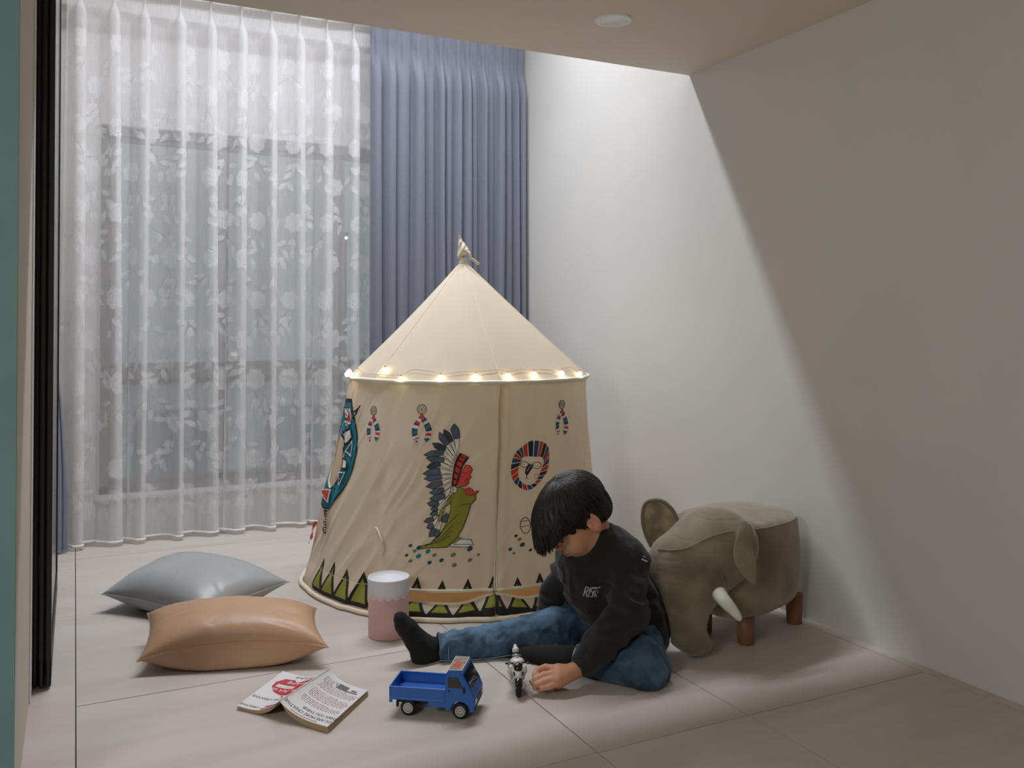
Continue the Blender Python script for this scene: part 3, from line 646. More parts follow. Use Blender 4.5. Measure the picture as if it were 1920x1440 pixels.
p.both([(395, 680), (440, 690), (490, 712), (570, 755), (578, 800), (530, 850), (500, 950), (455, 1070), (400, 1165), (300, 1262), (150, 1265), (60, 1275), (40, 1255), (140, 1225), (230, 1150), (300, 1020), (335, 900), (345, 770)], 'green', 1.5)
p.both([(350, 745), (375, 750), (330, 840), (275, 880), (245, 1005), (210, 1010), (240, 900), (300, 830)], 'green', 1.0)
p.both([(345, 1225), (430, 1185), (530, 1190), (552, 1240), (500, 1262), (320, 1255)], 'white', 1.2); p.both([(400, 1165), (440, 1172), (380, 1220), (330, 1235)], 'green', 1.0)
for c in ([(420, 935), (350, 1000), (250, 1110), (130, 1235)], [(355, 1050), (270, 1140), (150, 1238)], [(425, 870), (450, 850), (525, 845)], [(350, 1100), (240, 1190), (90, 1250)], [(330, 1150), (200, 1225)], [(360, 1235), (540, 1235)]): p.line([tuple(v) for v in crom(c, 5)], 1.0, 'black')
p.both([(480, 468), (520, 472), (546, 515), (520, 560), (535, 585), (510, 610), (512, 640), (480, 672), (430, 678), (402, 660), (420, 600), (440, 540)], 'skin', 1.2)
for c in ([(450, 548), (475, 540), (500, 555)], [(470, 640), (478, 610), (510, 600)], [(430, 590), (455, 575)]): p.line(c, 0.8, 'black')
p.both([(478, 700), (510, 685), (545, 705), (560, 730), (600, 715), (606, 725), (580, 750), (540, 762), (480, 755)], 'skin', 1.0)
p.line([(510, 690), (515, 750)], 0.6, 'black'); p.line([(538, 700), (542, 755)], 0.6, 'black')
p.fill(hb, 'black')
for k in range(6):
    q0 = k / 6 + 0.02; q1 = (k + 1) / 6 - 0.025; Lf = crom([(432, 358), (402, 395), (375, 470), (360, 570), (352, 668)], 6); Rt = crom([(505, 400), (472, 440), (438, 520), (412, 600), (390, 668)], 6); f_ = lambda C, q: C[int(q * (len(C) - 1))]
    a, b, c, d = f_(Lf, q0), f_(Rt, q0), f_(Rt, q1), f_(Lf, q1); mx_ = lambda u, v, t: u + (v - u) * t
    p.fill([mx_(a, b, 0.2), mx_(a, b, 0.85), mx_(d, c, 0.85), mx_(d, c, 0.2)], 'red')
circ = lambda c, r, n=18, ry=None: [(c[0] + r * math.cos(2 * math.pi * k / n), c[1] + (ry or r) * math.sin(2 * math.pi * k / n)) for k in range(n)]
p.both(circ((368, 706), 31), 'white', 1.2); p.line(circ((368, 706), 17), 0.8, 'black', True); p.line(circ((368, 706), 7), 0.8, 'black', True)
p.build('figure_print', w_fl)
# confetti dots
def dots(L, o, parent):
    q = Print()
    for x, y, c, r in L: q.fill([(x + r * 1.25 * math.cos(a) , y + r * math.sin(a) - 0.35 * r * math.cos(a)) for a in np.linspace(0, 2 * math.pi, 10, endpoint=False)], c, 3)
    q.build('dot_print', parent)
dots([(787, 1026, 'blue', 4), (771, 1022, 'blue', 3), (803, 1033, 'teal', 4), (764, 1040, 'navy', 2.6), (779, 1032, 'olive', 3), (771, 1051, 'olive', 3), (786, 1042, 'teal', 4), (815, 1040, 'olive', 3), (850, 1040, 'olive', 4.2), (806, 1054, 'blue', 3.3), (828, 1050, 'blue', 3.6), (852, 1059, 'olive', 4), (881, 1029, 'blue', 4.4), (881, 1050, 'olive', 3.6), (897, 1040, 'olive', 2.6)], 0, w_fl)
dots([(957, 1030, 'blue', 3), (968, 1005, 'navy', 2.5), (974, 1011, 'olive', 3), (979, 1021, 'blue', 4), (963, 1037, 'olive', 2.3), (994, 1031, 'navy', 2.6), (1012, 1034, 'olive', 3)], 0, w_r)
# hanging feather pairs
def feathers(cx, cy, s, parent, sq=1.0, kind=0):
    q = Print(cx, cy, 1.0)
    X = lambda P: [(x * s * sq, y * s) for x, y in P]
    q.line(X(circ((0, -27), 8.5)), 1.4, 'navy', True); q.line(X(circ((0, -27), 5)), 1.1, 'olive' if kind == 0 else 'navy', True); q.fill(X(circ((0, -27), 2)), 'teal', 2)
    q.fill(X([(-2, -18), (3, -18), (7, -8), (0, -4), (-7, -8)]), 'red', 3)
    for sd in (-1, 1):
        C = crom([(sd * 2, -12), (sd * 9, 0), (sd * 13, 14), (sd * 10, 27), (sd * 8.5, 34)], 8); n = len(C); wd_ = np.interp(np.linspace(0, 1, n), [0, 0.3, 0.8, 1], [3.5, 5.5, 5, 0.5])
        cs = ['teal', 'white', 'red', 'blue', 'white', 'blue', 'grey', 'blue', 'white', 'red', 'white', 'blue', 'teal']
        T = np.gradient(C, axis=0); T /= np.linalg.norm(T, axis=1)[:, None]; N = np.stack([-T[:, 1], T[:, 0]], 1)
        for k in range(12):
            a, b = int(k * (n - 1) / 12), int((k + 1) * (n - 1) / 12)
            if b <= a: continue
            P = [tuple(C[a] + N[a] * wd_[a]), tuple(C[b] + N[b] * wd_[b] + (0, 1.5)), tuple(C[b] - N[b] * wd_[b]), tuple(C[a] - N[a] * wd_[a] + (0, -1))]
            q.fill(X(P), cs[(k + (sd > 0) * 2) % 13], 3)
    q.build('feather_print', parent)
feathers(793, 794, 1.0, w_fl); feathers(701, 795, 0.92, w_left, 0.78); feathers(1050, 783, 0.92, w_r, 0.72, 1)
# lion with striped mane and spectacles
q = Print(950, 730, 7.2); CL = np.array((300, 1020.0))
outer = crom([(205, 770), (300, 700), (400, 690), (470, 710), (525, 765), (550, 870), (552, 1000), (530, 1110), (470, 1190), (400, 1270), (320, 1340), (230, 1355), (140, 1300), (80, 1220), (52, 1120), (60, 1000), (90, 890), (140, 820), (205, 770)], 4)
inner = crom([(225, 905), (300, 900), (370, 905), (420, 900), (465, 930), (470, 990), (445, 1060), (420, 1130), (395, 1200), (350, 1260), (290, 1290), (215, 1270), (170, 1220), (150, 1150), (155, 1060), (180, 980), (195, 940), (205, 920), (225, 905)], 4)
mc = ['red', 'navy', 'blue', 'red', 'navy', 'blue', 'red', 'blue', 'red', 'navy', 'blue', 'red', 'navy', 'blue', 'red', 'navy', 'blue', 'red', 'red', 'navy', 'blue', 'red', 'navy', 'blue']
n = 24; m = len(outer) - 1
for k in range(n):
    a = k * m / n + 0.28; b = (k + 1) * m / n - 0.28
    ip = lambda C, t: np.array([np.interp(t, np.arange(len(C)), C[:, 0]), np.interp(t, np.arange(len(C)), C[:, 1])])
    q.fill([ip(outer, a), ip(outer, (a + b) / 2) * 1.0, ip(outer, b), ip(inner, b), ip(inner, a)], mc[k], 4)
q.line(circ((228, 1012), 50, 18, 40), 1.1, 'navy', True); q.line(circ((380, 1018), 52, 18, 46), 1.1, 'navy', True); q.line([(278, 1010), (328, 1010)], 1.2, 'navy')
q.fill([(278, 1000), (330, 1005), (320, 1060), (270, 1145), (258, 1165), (232, 1125), (240, 1080)], 'navy', 3)
for k in range(4): q.line([(250 + k * 16, 1100 - k * 26), (275 + k * 14, 1085 - k * 26)], 0.7, 'white')
q.line([(255, 1160), (253, 1200)], 1.1, 'navy'); q.line([(236, 1200), (272, 1198)], 1.1, 'navy'); q.line(circ((372, 1165), 24, 14, 34), 0.7, 'red', True)
q.line([(205, 1022), (215, 1010), (230, 1018)], 0.6, 'navy'); q.line([(375, 1030), (385, 1018), (398, 1028)], 0.6, 'navy')
q.build('lion_print', w_r)
q = Print(); q.line(circ((985, 985), 9, 16, 15), 1.4, 'navy', True); q.line([(978, 978), (992, 975)], 1.0, 'navy'); q.line([(978, 988), (991, 985)], 1.0, 'navy'); q.build('paw_print', w_r)
# the blue ring round the side opening, mapped in wall metres
RG = MB(); lay = [0]
def ringadd(P, col, step=0.006):
    Vf, Ff = fillpoly(P, step); lay[0] += 1; RG.add(tentpt(WIN_C[0] + Vf[:, 0] / 0.59, WIN_C[1] + Vf[:, 1], 0.0030 + 0.00004 * lay[0]), Ff, PK.index(col))
def el(a, rx, rz, c=(0, 0)): return (c[0] + rx * math.cos(a), c[1] + rz * math.sin(a))
def annul(rx0, rz0, rx1, rz1, a0_, a1_, col, n=20, c0=(0, 0), c1=(0, 0)):
    A_ = np.linspace(a0_, a1_, n); ringadd([el(a, rx1, rz1, c1) for a in A_] + [el(a, rx0, rz0, c0) for a in A_[::-1]], col)
for s0 in range(4):
    a0_ = math.pi / 2 + s0 * math.pi / 4; annul(0.073, 0.136, 0.166, 0.226, a0_, a0_ + math.pi / 4, 'black'); annul(0.076, 0.139, 0.157, 0.217, a0_, a0_ + math.pi / 4, 'teal')
tag(RG.build('ring_print', [PR[k] for k in PK], w_left), kind='stuff')
wn = np.linspace(0, 2 * math.pi, 60, endpoint=False); mesh('opening_binding', *tube(tentpt(WIN_C[0] + 0.073 * np.cos(wn) / 0.59, WIN_C[1] + 0.136 * np.sin(wn), 0.001), 0.004, 6, closed=True), m_canvas_l, w_left)
q = Print(580, 730, 4.363, 0.0005)
rt = crom([(290, 84), (330, 80), (358, 95), (364, 200), (382, 270), (394, 400), (386, 520), (352, 650), (300, 770), (240, 870), (166, 978), (136, 860), (146, 790), (205, 808), (238, 725), (262, 640), (290, 500), (288, 420), (268, 330), (250, 292), (274, 150), (290, 84)], 3)[:-1]
q.fill(rt, 'teal', 2.2); q.line(rt, 2.4, 'black', True); q.fill([(290, 78), (330, 74), (360, 92), (360, 108), (325, 96), (290, 98)], 'black', 2.2)
q.fill([(303, 145), (336, 148), (326, 250), (300, 238)], 'black', 2.2); q.fill([(308, 152), (330, 155), (322, 240), (305, 228)], 'white', 2.2)
for P_, c_ in (([(346, 150), (356, 165), (352, 280), (300, 296), (318, 260)], 'white'), ([(347, 175), (350, 262), (308, 285), (328, 250)], 'red'), ([(272, 150), (282, 180), (280, 290), (256, 285)], 'white'), ([(272, 185), (276, 270), (260, 270)], 'red')): q.fill(P_, c_, 2.2)
for P_, c1_, c2_ in (([(288, 342), (360, 308), (368, 390), (330, 440), (302, 458)], 'black', 'white'), ([(364, 412), (358, 550), (300, 508)], 'white', 'blue'), ([(284, 555), (332, 588), (326, 652), (272, 648)], 'black', 'white'), ([(248, 672), (312, 672), (262, 788)], 'white', 'blue'), ([(148, 808), (214, 812), (182, 930)], 'white', 'red')):
    q.fill(P_, c1_, 2.2); c_ = np.mean(P_, 0); q.fill([tuple(c_ + (np.array(t) - c_) * 0.72) for t in P_], c2_, 2.2)
q.line([(372, 240), (400, 200), (436, 130)], 2.2, 'black'); q.fill([(436, 128), (385, 185), (402, 192), (408, 205)], 'black', 4)
for k in range(9): q.line([(160 + k * 1, 985 + k * 22), (178 - k * 2, 1000 + k * 22)], 3.0, 'black')
q.line([(165, 985), (150, 1195)], 1.4, 'black'); q.line([(135, 885), (88, 1025)], 2.0, 'black')
for k in range(4): q.line([(118 - k * 6, 905 + k * 22), (140 - k * 6, 915 + k * 22)], 2.4, 'black')
q.fill([(118, 1075), (128, 1080), (100, 1150), (92, 1210), (55, 1268), (70, 1200), (82, 1130)], 'red', 4); q.build('arrow_print', w_left)
# saw-tooth border round the foot of the tent
def border(phA, phB, name, parent, sill=False):
    M = MB(); npitch = 0.147; nT = int((phB - phA) / npitch)
    F_ = (lambda ph, z, o: lowpt(ph, z, o)) 
    pt_ = lambda ph, z, o: np.where((z < GAP1)[:, None], lowpt(ph, np.minimum(z, GAP1), o), tentpt(ph, np.maximum(z, GAP1), o))
    def put(P, col, o, st=0.007):
        P = [(a * 0.66, b) for a, b in P]; Vf, Ff = fillpoly(P, st); M.add(pt_(Vf[:, 0] / 0.66, Vf[:, 1], 0.0022 + o), Ff, PK.index(col))
    def clipz(P, lo, hi):                                   # clip polygon to a height band
        for s, h in ((1, lo), (-1, hi)):
            out = []
            for i in range(len(P)):
                a, b = P[i], P[(i + 1) % len(P)]; da, db = s * (a[1] - h), s * (b[1] - h)
                if da >= 0: out.append(a)
                if da * db < 0: t = da / (da - db); out.append((a[0] + (b[0] - a[0]) * t, h))
            P = out
            if len(P) < 3: return None
        return P
    bands = ((0.022, GAP1 - 0.001), (GAP1 + 0.002, 0.2))
    for k in range(nT):
        c = phA + (k + 0.5) * npitch; h = 0.150 + 0.006 * math.sin(k * 2.1)
        for lo, hi in bands:
            T1 = clipz([(c - 0.086, 0.030), (c + 0.086, 0.030), (c + 0.006, h)], lo, hi); T2 = clipz([(c - (0.046 if sill else 0.056), 0.062 if sill else 0.038), (c + (0.046 if sill else 0.056), 0.062 if sill else 0.038), (c + 0.003, h - 0.026)], lo, hi)
            if T1: put(T1, 'black', 0.00002)
            if T2: put(T2, 'green', 0.00035)
        put([(c - npitch / 2, 0.022), (c + npitch / 2, 0.022), (c + npitch / 2, 0.052 if sill else 0.032), (c - npitch / 2, 0.052 if sill else 0.032)], 'black', 0.0)
    return tag(M.build(name, [PR[k] for k in PK], parent), kind='stuff')
border(-math.pi + 0.02, G0 - 0.0, 'border_print', tent); border(G0, G1, 'border_print', tent, True); border(G1, math.pi - 0.3, 'border_print', tent)
# fairy lights round the eave
fs = empty('string_lights', (TC1[0], TC1[1], TZ), 'string of round warm white fairy lights along the tent eave', 'string lights')
m_bulb = mat('warm_bulb', (255, 236, 200), 0.3, emit=(255, 226, 178), estr=12); m_wire = mat('clear_wire', (176, 152, 120), 0.4)
def eave(px, py):
    r_ = ray(px, py); best = None
    for t in np.linspace(2.9, 3.7, 400):
        P = cC + r_ * t; q_ = (AP[2] - P[2]) / (AP[2] - TZ); c = np.array(AP[:2]) * (1 - q_) + TC1 * q_; d = abs(np.hypot(*(P[:2] - c)) - (0.018 + 0.506 * q_ + 0.010))
        if best is None or d < best[0]: best = (d, P)
        if d < 0.002: break
    return best[1]
bp_ = [(655, 697), (651, 702), (660, 703), (722, 694), (752, 711), (826, 708), (892, 706), (953, 705), (1002, 702), (1053, 700), (1087, 701)]
for x, y in bp_:
    P = eave(x, y); b_ = mesh('bulb', *ball(P, 0.0105 if x < 1060 else 0.0095, 14, 10), m_bulb, fs); mesh('bulb_cap', *tube([P + (0, 0, 0.009), P + (0, 0, 0.018)], 0.004, 8), m_wire, fs)
    lt = bpy.data.lights.new('bulb_light', 'POINT'); lt.energy = 0.035; lt.color = (1.0, 0.80, 0.52); lt.shadow_soft_size = 0.011
    lo_ = bpy.data.objects.new('bulb_light', lt); COL.objects.link(lo_); q_ = P - np.array([TC1[0], TC1[1], P[2]]); q_ /= np.linalg.norm(q_); lo_.location = P + q_ * 0.016
wp = [(1087, 700), (1070, 689), (1052, 692), (1040, 698), (1032, 694), (1020, 693), (1000, 693), (990, 694), (982, 692), (968, 694), (955, 697), (944, 695), (925, 694), (905, 696), (890, 698), (875, 697), (855, 698), (835, 702), (826, 703), (815, 698), (795, 695), (777, 693), (765, 697), (754, 706), (745, 703), (722, 703), (700, 702), (680, 699), (672, 690), (668, 692), (655, 696)]
mesh('wire', *tube(crom([eave(x, y) for x, y in wp], 4), 0.0011, 5), m_wire, fs)
# ================================================================ cushions
def cushion(name, corners, thick, m, label, seed, zc, belly=0.55, sag=0.0, wr=0.0055, name_front=False):
    fl_, fr_, br_, bl_ = [np.array(c, float) for c in corners]; n = 90; nv = 70; cen = (fl_ + fr_ + br_ + bl_) / 4; org = np.array([cen[0], cen[1], 0.0])
    r0 = empty(name, org, label, 'cushion'); V = []
    for side in (1, -1):
        u, v = np.meshgrid(np.linspace(-1, 1, n), np.linspace(-1, 1, nv), indexing='ij')
        pin = 0.075; uu = u * (1 - pin * (1 - np.abs(v) ** 2.2) * np.abs(u) ** 3); vv = v * (1 - pin * 1.5 * (1 - np.abs(u) ** 2.2) * np.abs(v) ** 3)
        a = (uu + 1) / 2; b = (vv + 1) / 2
        P = (fl_ * (1 - a)[..., None] + fr_ * a[..., None]) * (1 - b)[..., None] + (bl_ * (1 - a)[..., None] + br_ * a[..., None]) * b[..., None]
        E_ = np.clip((1 - np.abs(u) ** 2.4) * (1 - np.abs(v) ** 2.4), 0, 1); t = thick * E_ ** 0.52
        ed = np.clip(E_ * 3, 0, 1)
        rad = np.stack([u * 2.2, v * 2.2, u * 0 + side], -1); ang = np.arctan2(v * 0.8, u); dst = np.hypot(u, v)
        crease = vn(np.stack([ang * 5.5 + 1.5 * vn(rad * 1.5, seed + 3), dst * 1.8, u * 0 + side * 3.3], -1), seed) * np.clip(dst * 1.1 - 0.35, 0, 1) * (E_ ** 0.25) * (1 - np.clip(dst - 0.75, 0, 1) * 0.6)
        t2 = t + wr * 2.2 * crease * ed + wr * vn(rad * 1.3, seed + 1) * ed
        P[..., 2] += (side * t2 * (belly if side > 0 else (1 - belly))) - sag * (1 - np.abs(u) ** 2) * (v < 0) * np.abs(v) ** 2
        if side < 0 and name_front: P[..., :2] += ((fl_ - bl_)[:2] / np.linalg.norm((fl_ - bl_)[:2])) * (0.055 * (1 - np.abs(u) ** 3) * np.sin(math.pi * np.clip((v + 1) / 0.9, 0, 1)))[..., None]
        if side < 0: P[..., 2] = np.maximum(P[..., 2], 0.003 + 0.004 * (1 - E_))
        V.append(P)
    G = gridf(n, nv); off = n * nv; Vt = V[0].reshape(-1, 3); Vb = V[1].reshape(-1, 3); M = MB(); M.add(Vt, G); M.add(Vb, [f[::-1] for f in G])
    Mv = np.concatenate(M.V); o = M.build('cushion_cover', m, r0); bm = bmesh.new(); bm.from_mesh(o.data); bmesh.ops.remove_doubles(bm, verts=bm.verts, dist=0.0004); bm.to_mesh(o.data); bm.free()
    rim = np.concatenate([V[0][:, 0], V[0][-1, 1:], V[0][::-1, -1][1:], V[0][0, ::-1][1:-1]]); mesh('piping_seam', *tube(rim, 0.0022, 6, closed=True), m, r0)
    return r0
m_tan = mat('tan_leather', (186, 148, 118), 0.42, var=0.05, vscale=5, bump=0.35, bscale=260)
m_grey = mat('grey_satin', (160, 161, 162), 0.38, var=0.03, vscale=4, bump=0.15, bscale=300, sheen=0.4)
z_ = 0.058
cushion('cushion', [onz(257, 1240, 0.045), onz(616, 1214, 0.062), onz(594, 1140, 0.10), onz(276, 1150, 0.10)], 0.175, m_tan, 'tan leather cushion lying in front of the grey one', 3, 0.1, 0.52, -0.030, name_front=True)
cushion('cushion', [onz(190, 1114, 0.07), onz(380, 1160, 0.05), onz(542, 1091, 0.08), onz(340, 1050, 0.07)], 0.19, m_grey, 'silvery grey satin cushion lying behind the tan one', 9, 0.1, 0.58, 0.0)
# ================================================================ open paperback, face down
m_paper = mat('cover_white', (216, 212, 214), 0.45); m_pages = mat('page_block', (176, 150, 116), 0.9, bump=0.5, bscale=60, bstretch=(1, 1, 40))
bo = np.array([*onz(575, 1310, 0)[:2], 0.0]); book = empty('open_book', bo, 'open paperback lying face down with red and white cover', 'book')
S0 = at(524, 1314, 2.72); S0 = onz(524, 1314, 0.052); S1 = onz(617, 1254, 0.056); Lf0 = onz(444.6, 1323, 0.012); Lf1 = onz(531, 1258, 0.030); Rt0 = onz(614, 1363, 0.017); Rt1 = onz(690, 1294, 0.015)
def page(side, u, v, dz=0.0):                                 # u 0 spine..1 fore-edge, v 0 near..1 far
    A, B = (Lf0, Lf1) if side < 0 else (Rt0, Rt1); u = np.asarray(u, float); v = np.asarray(v, float)
    S = S0 + (S1 - S0) * v[..., None]; E_ = A + (B - A) * v[..., None]; P = S + (E_ - S) * u[..., None]
    sagz = (-0.016 if side > 0 else -0.022) * np.sin(math.pi * np.clip(u, 0, 1) ** 0.8); P[..., 2] += sagz + 0.004 * np.sin(math.pi * u) * np.abs(v - 0.5) + 0.006 * np.exp(-(u / 0.06) ** 2) * 0
    P[..., 2] += dz; return P
for side in (-1, 1):
    u, v = np.meshgrid(np.linspace(0, 1, 24), np.linspace(0, 1, 14), indexing='ij'); top = page(side, u, v); tk = (0.010 if side < 0 else 0.015)
    bot = page(side, u * 0.985 + 0.004, v * 0.985 + 0.007, -0.0012); low = bot.copy(); low[..., 2] -= tk * np.clip(u * 5 + 0.25, 0, 1); low[..., 2] = np.maximum(low[..., 2], 0.0012)
    low[..., :2] -= ((S0 - (Lf0 if side < 0 else Rt0))[:2] / np.linalg.norm((S0 - (Lf0 if side < 0 else Rt0))[:2])) * 0.004 * 1.0
    M = MB(); G = gridf(24, 14); M.add(bot.reshape(-1, 3), G); M.add(low.reshape(-1, 3), [f[::-1] for f in G])
    for e in ((bot[:, 0], low[:, 0]), (low[:, -1], bot[:, -1]), (low[0], bot[0]), (bot[-1], low[-1])):
        A = np.stack(e, 1); M.add(A.reshape(-1, 3), gridf(len(e[0]), 2))
    M.build('page_block', m_pages, book, smooth=False)
    c2 = top.copy(); c2[..., 2] += 0.0; M = MB(); M.add(top.reshape(-1, 3), G); M.add((top - (0, 0, 0.0006)).reshape(-1, 3), [f[::-1] for f in G]); cv = M.build('cover', m_paper, book); cv['label'] = 'front cover with red speech bubble' if side < 0 else 'back cover with blurb text'
    if side < 0: cov_f = cv
    else: cov_b = cv
sp = [[S0 + (S1 - S0) * q + np.array([0, 0, 0.0008]) + w * np.array([0.82, 0.57, 0]) * 0.0 for w in (0,)] for q in (0, 1)]
mesh('spine', *tube([S0 + (0, 0, -0.001), (S0 + S1) / 2 + (0, 0, -0.001), S1 + (0, 0, -0.001)], 0.0022, 10), m_paper, book)
ink = dict(red=mat('ink_red', (176, 30, 48), 0.5), dark=mat('ink_dark', (62, 58, 66), 0.5), white=mat('ink_white', (230, 226, 224), 0.5), rose=mat('ink_rose', (150, 84, 96), 0.5), grey=mat('ink_grey', (96, 88, 92), 0.5))
IK = list(ink)
def inkon(side, items, parent, name):
    M = MB(); lay = 0
    for (kind, data, col) in items:
        lay += 1
        if kind == 'poly': Vf, Ff = fillpoly(data, 0.03)
        elif kind == 'line': Vf, Ff = ribbon(data[0], data[1], False, 0.03)
        else:                                                  # text: (string, u centre, v centre, height, direction)
            s, uc, vc, h, fl = data; Vf, Ff = textmesh(s, 1.0); k = h
            if len(Vf) == 0: continue
            asp = 1.35                                          # u unit is about 0.15 m, v unit about 0.27 m
            Vf = np.stack([uc + fl * Vf[:, 0] * k, vc + fl * Vf[:, 1] * k / asp * 0.9], 1) if abs(fl) == 1 else Vf
        P = page(side, Vf[:, 0], Vf[:, 1], 0.0006 + 0.00004 * lay); M.add(P, Ff, IK.index(col))
    return tag(M.build(name, [ink[k] for k in IK], parent), kind='stuff')
# the cover is seen upside down: reading direction runs from the far-right to the near-left
fr = [('poly', [(0.18, 0.50), (0.32, 0.42), (0.5, 0.44), (0.72, 0.50), (0.86, 0.60), (0.88, 0.72), (0.78, 0.84), (0.6, 0.86), (0.5, 0.80), (0.36, 0.86), (0.18, 0.92), (0.06, 0.90), (0.10, 0.76), (0.06, 0.62)], 'red'),
      ('text', ('the Art of', 0.50, 0.555, 0.155, 1), 'white'), ('poly', [(0.42, 0.62), (0.80, 0.62), (0.80, 0.69), (0.42, 0.69)], 'white'), ('text', ('CREATIVE', 0.61, 0.655, 0.085, 1), 'dark'), ('text', ('thinking', 0.42, 0.765, 0.16, 1), 'white'),
      ('text', ('rod Jud', 0.45, 0.93, 0.13, 1), 'dark'), ('text', ('MORE CREATIVE', 0.60, 0.30, 0.10, 1), 'grey'), ('text', ('CREATIVE', 0.78, 0.07, 0.10, 1), 'grey'),
      ('line', ([(0.05, 0.12), (0.45, 0.10)], 0.035), 'red'), ('line', ([(0.12, 0.04), (0.48, 0.03)], 0.03), 'red'), ('line', ([(0.02, 0.20), (0.06, 0.45)], 0.07), 'red'), ('line', ([(0.42, 0.40), (0.37, 0.36)], 0.03), 'red'), ('line', ([(0.2, 0.40), (0.14, 0.36)], 0.03), 'red')]
fr2 = []
for k, d_, c in fr:                                            # mirrored so the words read along -u on the left leaf
    if k == 'text': s, uc, vc, h, fl = d_; fr2.append((k, (s, uc, vc, h, 1), c))
    else: fr2.append((k, d_, c))
def inkon_l(items):
    M = MB(); lay = 0
    for kind, data, col in items:
        lay += 1
        if kind == 'poly': Vf, Ff = fillpoly(data, 0.03)
        elif kind == 'line': Vf, Ff = ribbon(data[0], data[1], False, 0.03)
        else:
            s, uc, vc, h, fl = data; Vt, Ff = textmesh(s, 1.0); Vf = np.stack([uc + Vt[:, 0] * h, vc - Vt[:, 1] * h * 0.62], 1)
        M.add(page(-1, Vf[:, 0], Vf[:, 1], 0.0006 + 0.00004 * lay), Ff, IK.index(col))
    return tag(M.build('cover_print', [ink[k] for k in IK], cov_f), kind='stuff')
inkon_l(fr2)
bk = [('text', ('YOU ARE MORE CREATIVE', 0.53, 0.10, 0.108, 1), 'dark'), ('text', ('THAN YOU THINK', 0.66, 0.19, 0.108, 1), 'dark'), ('line', ([(0.2, 0.03), (0.75, 0.03)], 0.008), 'red'),
      ('poly', [(0.38, 0.82), (0.62, 0.82), (0.62, 0.93), (0.38, 0.93)], 'grey'), ('poly', [(0.62, 0.82), (0.88, 0.82), (0.88, 0.845), (0.62, 0.845)], 'grey'), ('line', ([(0.70, 0.88), (0.83, 0.88)], 0.03), 'grey'), ('line', ([(0.33, 0.92), (0.36, 0.84)], 0.012), 'dark')]
r2 = random.Random(4)
for row in range(17):
    vv = 0.29 + row * 0.031
    if row in (4, 11): continue
    x = 0.12 + (0.03 if row % 5 == 0 else 0)
    while x < 0.90 - (0.25 if row in (3, 10, 16) else 0):
        w = r2.uniform(0.025, 0.075); bk.append(('line', ([(x, vv), (x + w, vv)], 0.007), 'rose')); x += w + 0.018
for row in range(4):
    x = 0.10
    while x < 0.30: w = r2.uniform(0.03, 0.06); bk.append(('line', ([(x, 0.80 + row * 0.03), (x + w, 0.80 + row * 0.03)], 0.007), 'rose')); x += w + 0.018
M = MB(); lay = 0
for kind, data, col in bk:
    lay += 1
    if kind == 'poly': Vf, Ff = fillpoly(data, 0.04)
    elif kind == 'line': Vf, Ff = ribbon(data[0], data[1], False, 0.05)
    else: s, uc, vc, h, fl = data; Vt, Ff = textmesh(s, 1.0); Vf = np.stack([uc - Vt[:, 0] * h * 0.8, vc - Vt[:, 1] * h * 0.72], 1)
    M.add(page(1, Vf[:, 0], Vf[:, 1], 0.0006 + 0.00001 * lay), Ff if kind != 'x' else Ff, IK.index(col))
tag(M.build('cover_print', [ink[k] for k in IK], cov_b), kind='stuff')
# ================================================================ pink paper canister
m_pink = mat('pink_card', (214, 172, 170), 0.7, var=0.02, vscale=10); m_lid = mat('white_card', (222, 222, 230), 0.6); m_lace = mat('scallop_white', (222, 206, 206), 0.7)
cb = onz(728.5, 1190); cc = np.array([cb[0], cb[1], 0.0]); r_ = 0.0715; cc[:2] += 0.0 
can = empty('round_canister', cc, 'pink paper canister with white lid standing by the sock toes', 'canister')
hc = 0.205; hl = 0.152
mesh('canister_body', *lathe([(0.0, 0.001), (r_ - 0.003, 0.001), (r_ - 0.001, 0.003), (r_ - 0.001, hl), (r_ - 0.004, hl + 0.004), (0, hl + 0.004)], 72, cc), m_pink, can)
mesh('lid', *lathe([(0.0, hc - 0.006), (r_ - 0.004, hc - 0.006), (r_ - 0.0035, hc - 0.001), (r_ - 0.002, hc), (r_ + 0.0005, hc - 0.001), (r_ + 0.001, hc - 0.003), (r_ + 0.001, hl + 0.001), (r_, hl), (r_ - 0.002, hl), (0, hl)][::-1], 72, cc), m_lid, can)
V = []; nS = 288
for i in range(nS):
    a = 2 * math.pi * i / nS; sc_ = abs(math.sin(a * 15 / 2 * 1.0)); V += [(cc[0] + (r_ - 0.0004) * math.cos(a), cc[1] + (r_ - 0.0004) * math.sin(a), hl + 0.001), (cc[0] + (r_ - 0.0004) * math.cos(a), cc[1] + (r_ - 0.0004) * math.sin(a), hl - 0.006 - 0.009 * sc_)]
mesh('scallop_band', V, [f for f in gridf(nS, 2, True)], m_lace, can)
ca, sa = math.cos(-YAW + 0.25), math.sin(-YAW + 0.25); M = MB()
for x in (-0.030, -0.024, -0.018, -0.013, -0.008, -0.002, 0.010, 0.016, 0.022, 0.027):
    for dx, w_ in ((0, 0.0008), (0.0016, 0.0006)): M.add([(cc[0] + ca * (x + dx + a) - sa * b_, cc[1] + sa * (x + dx + a) + ca * b_, hc - 0.0056) for a, b_ in ((0, -0.003), (w_, -0.003), (w_, 0.003), (0, 0.003))], [[0, 1, 2, 3]])
tag(M.build('lid_lettering', mat('silver_print', (176, 176, 186), 0.4), can, smooth=False), kind='stuff')
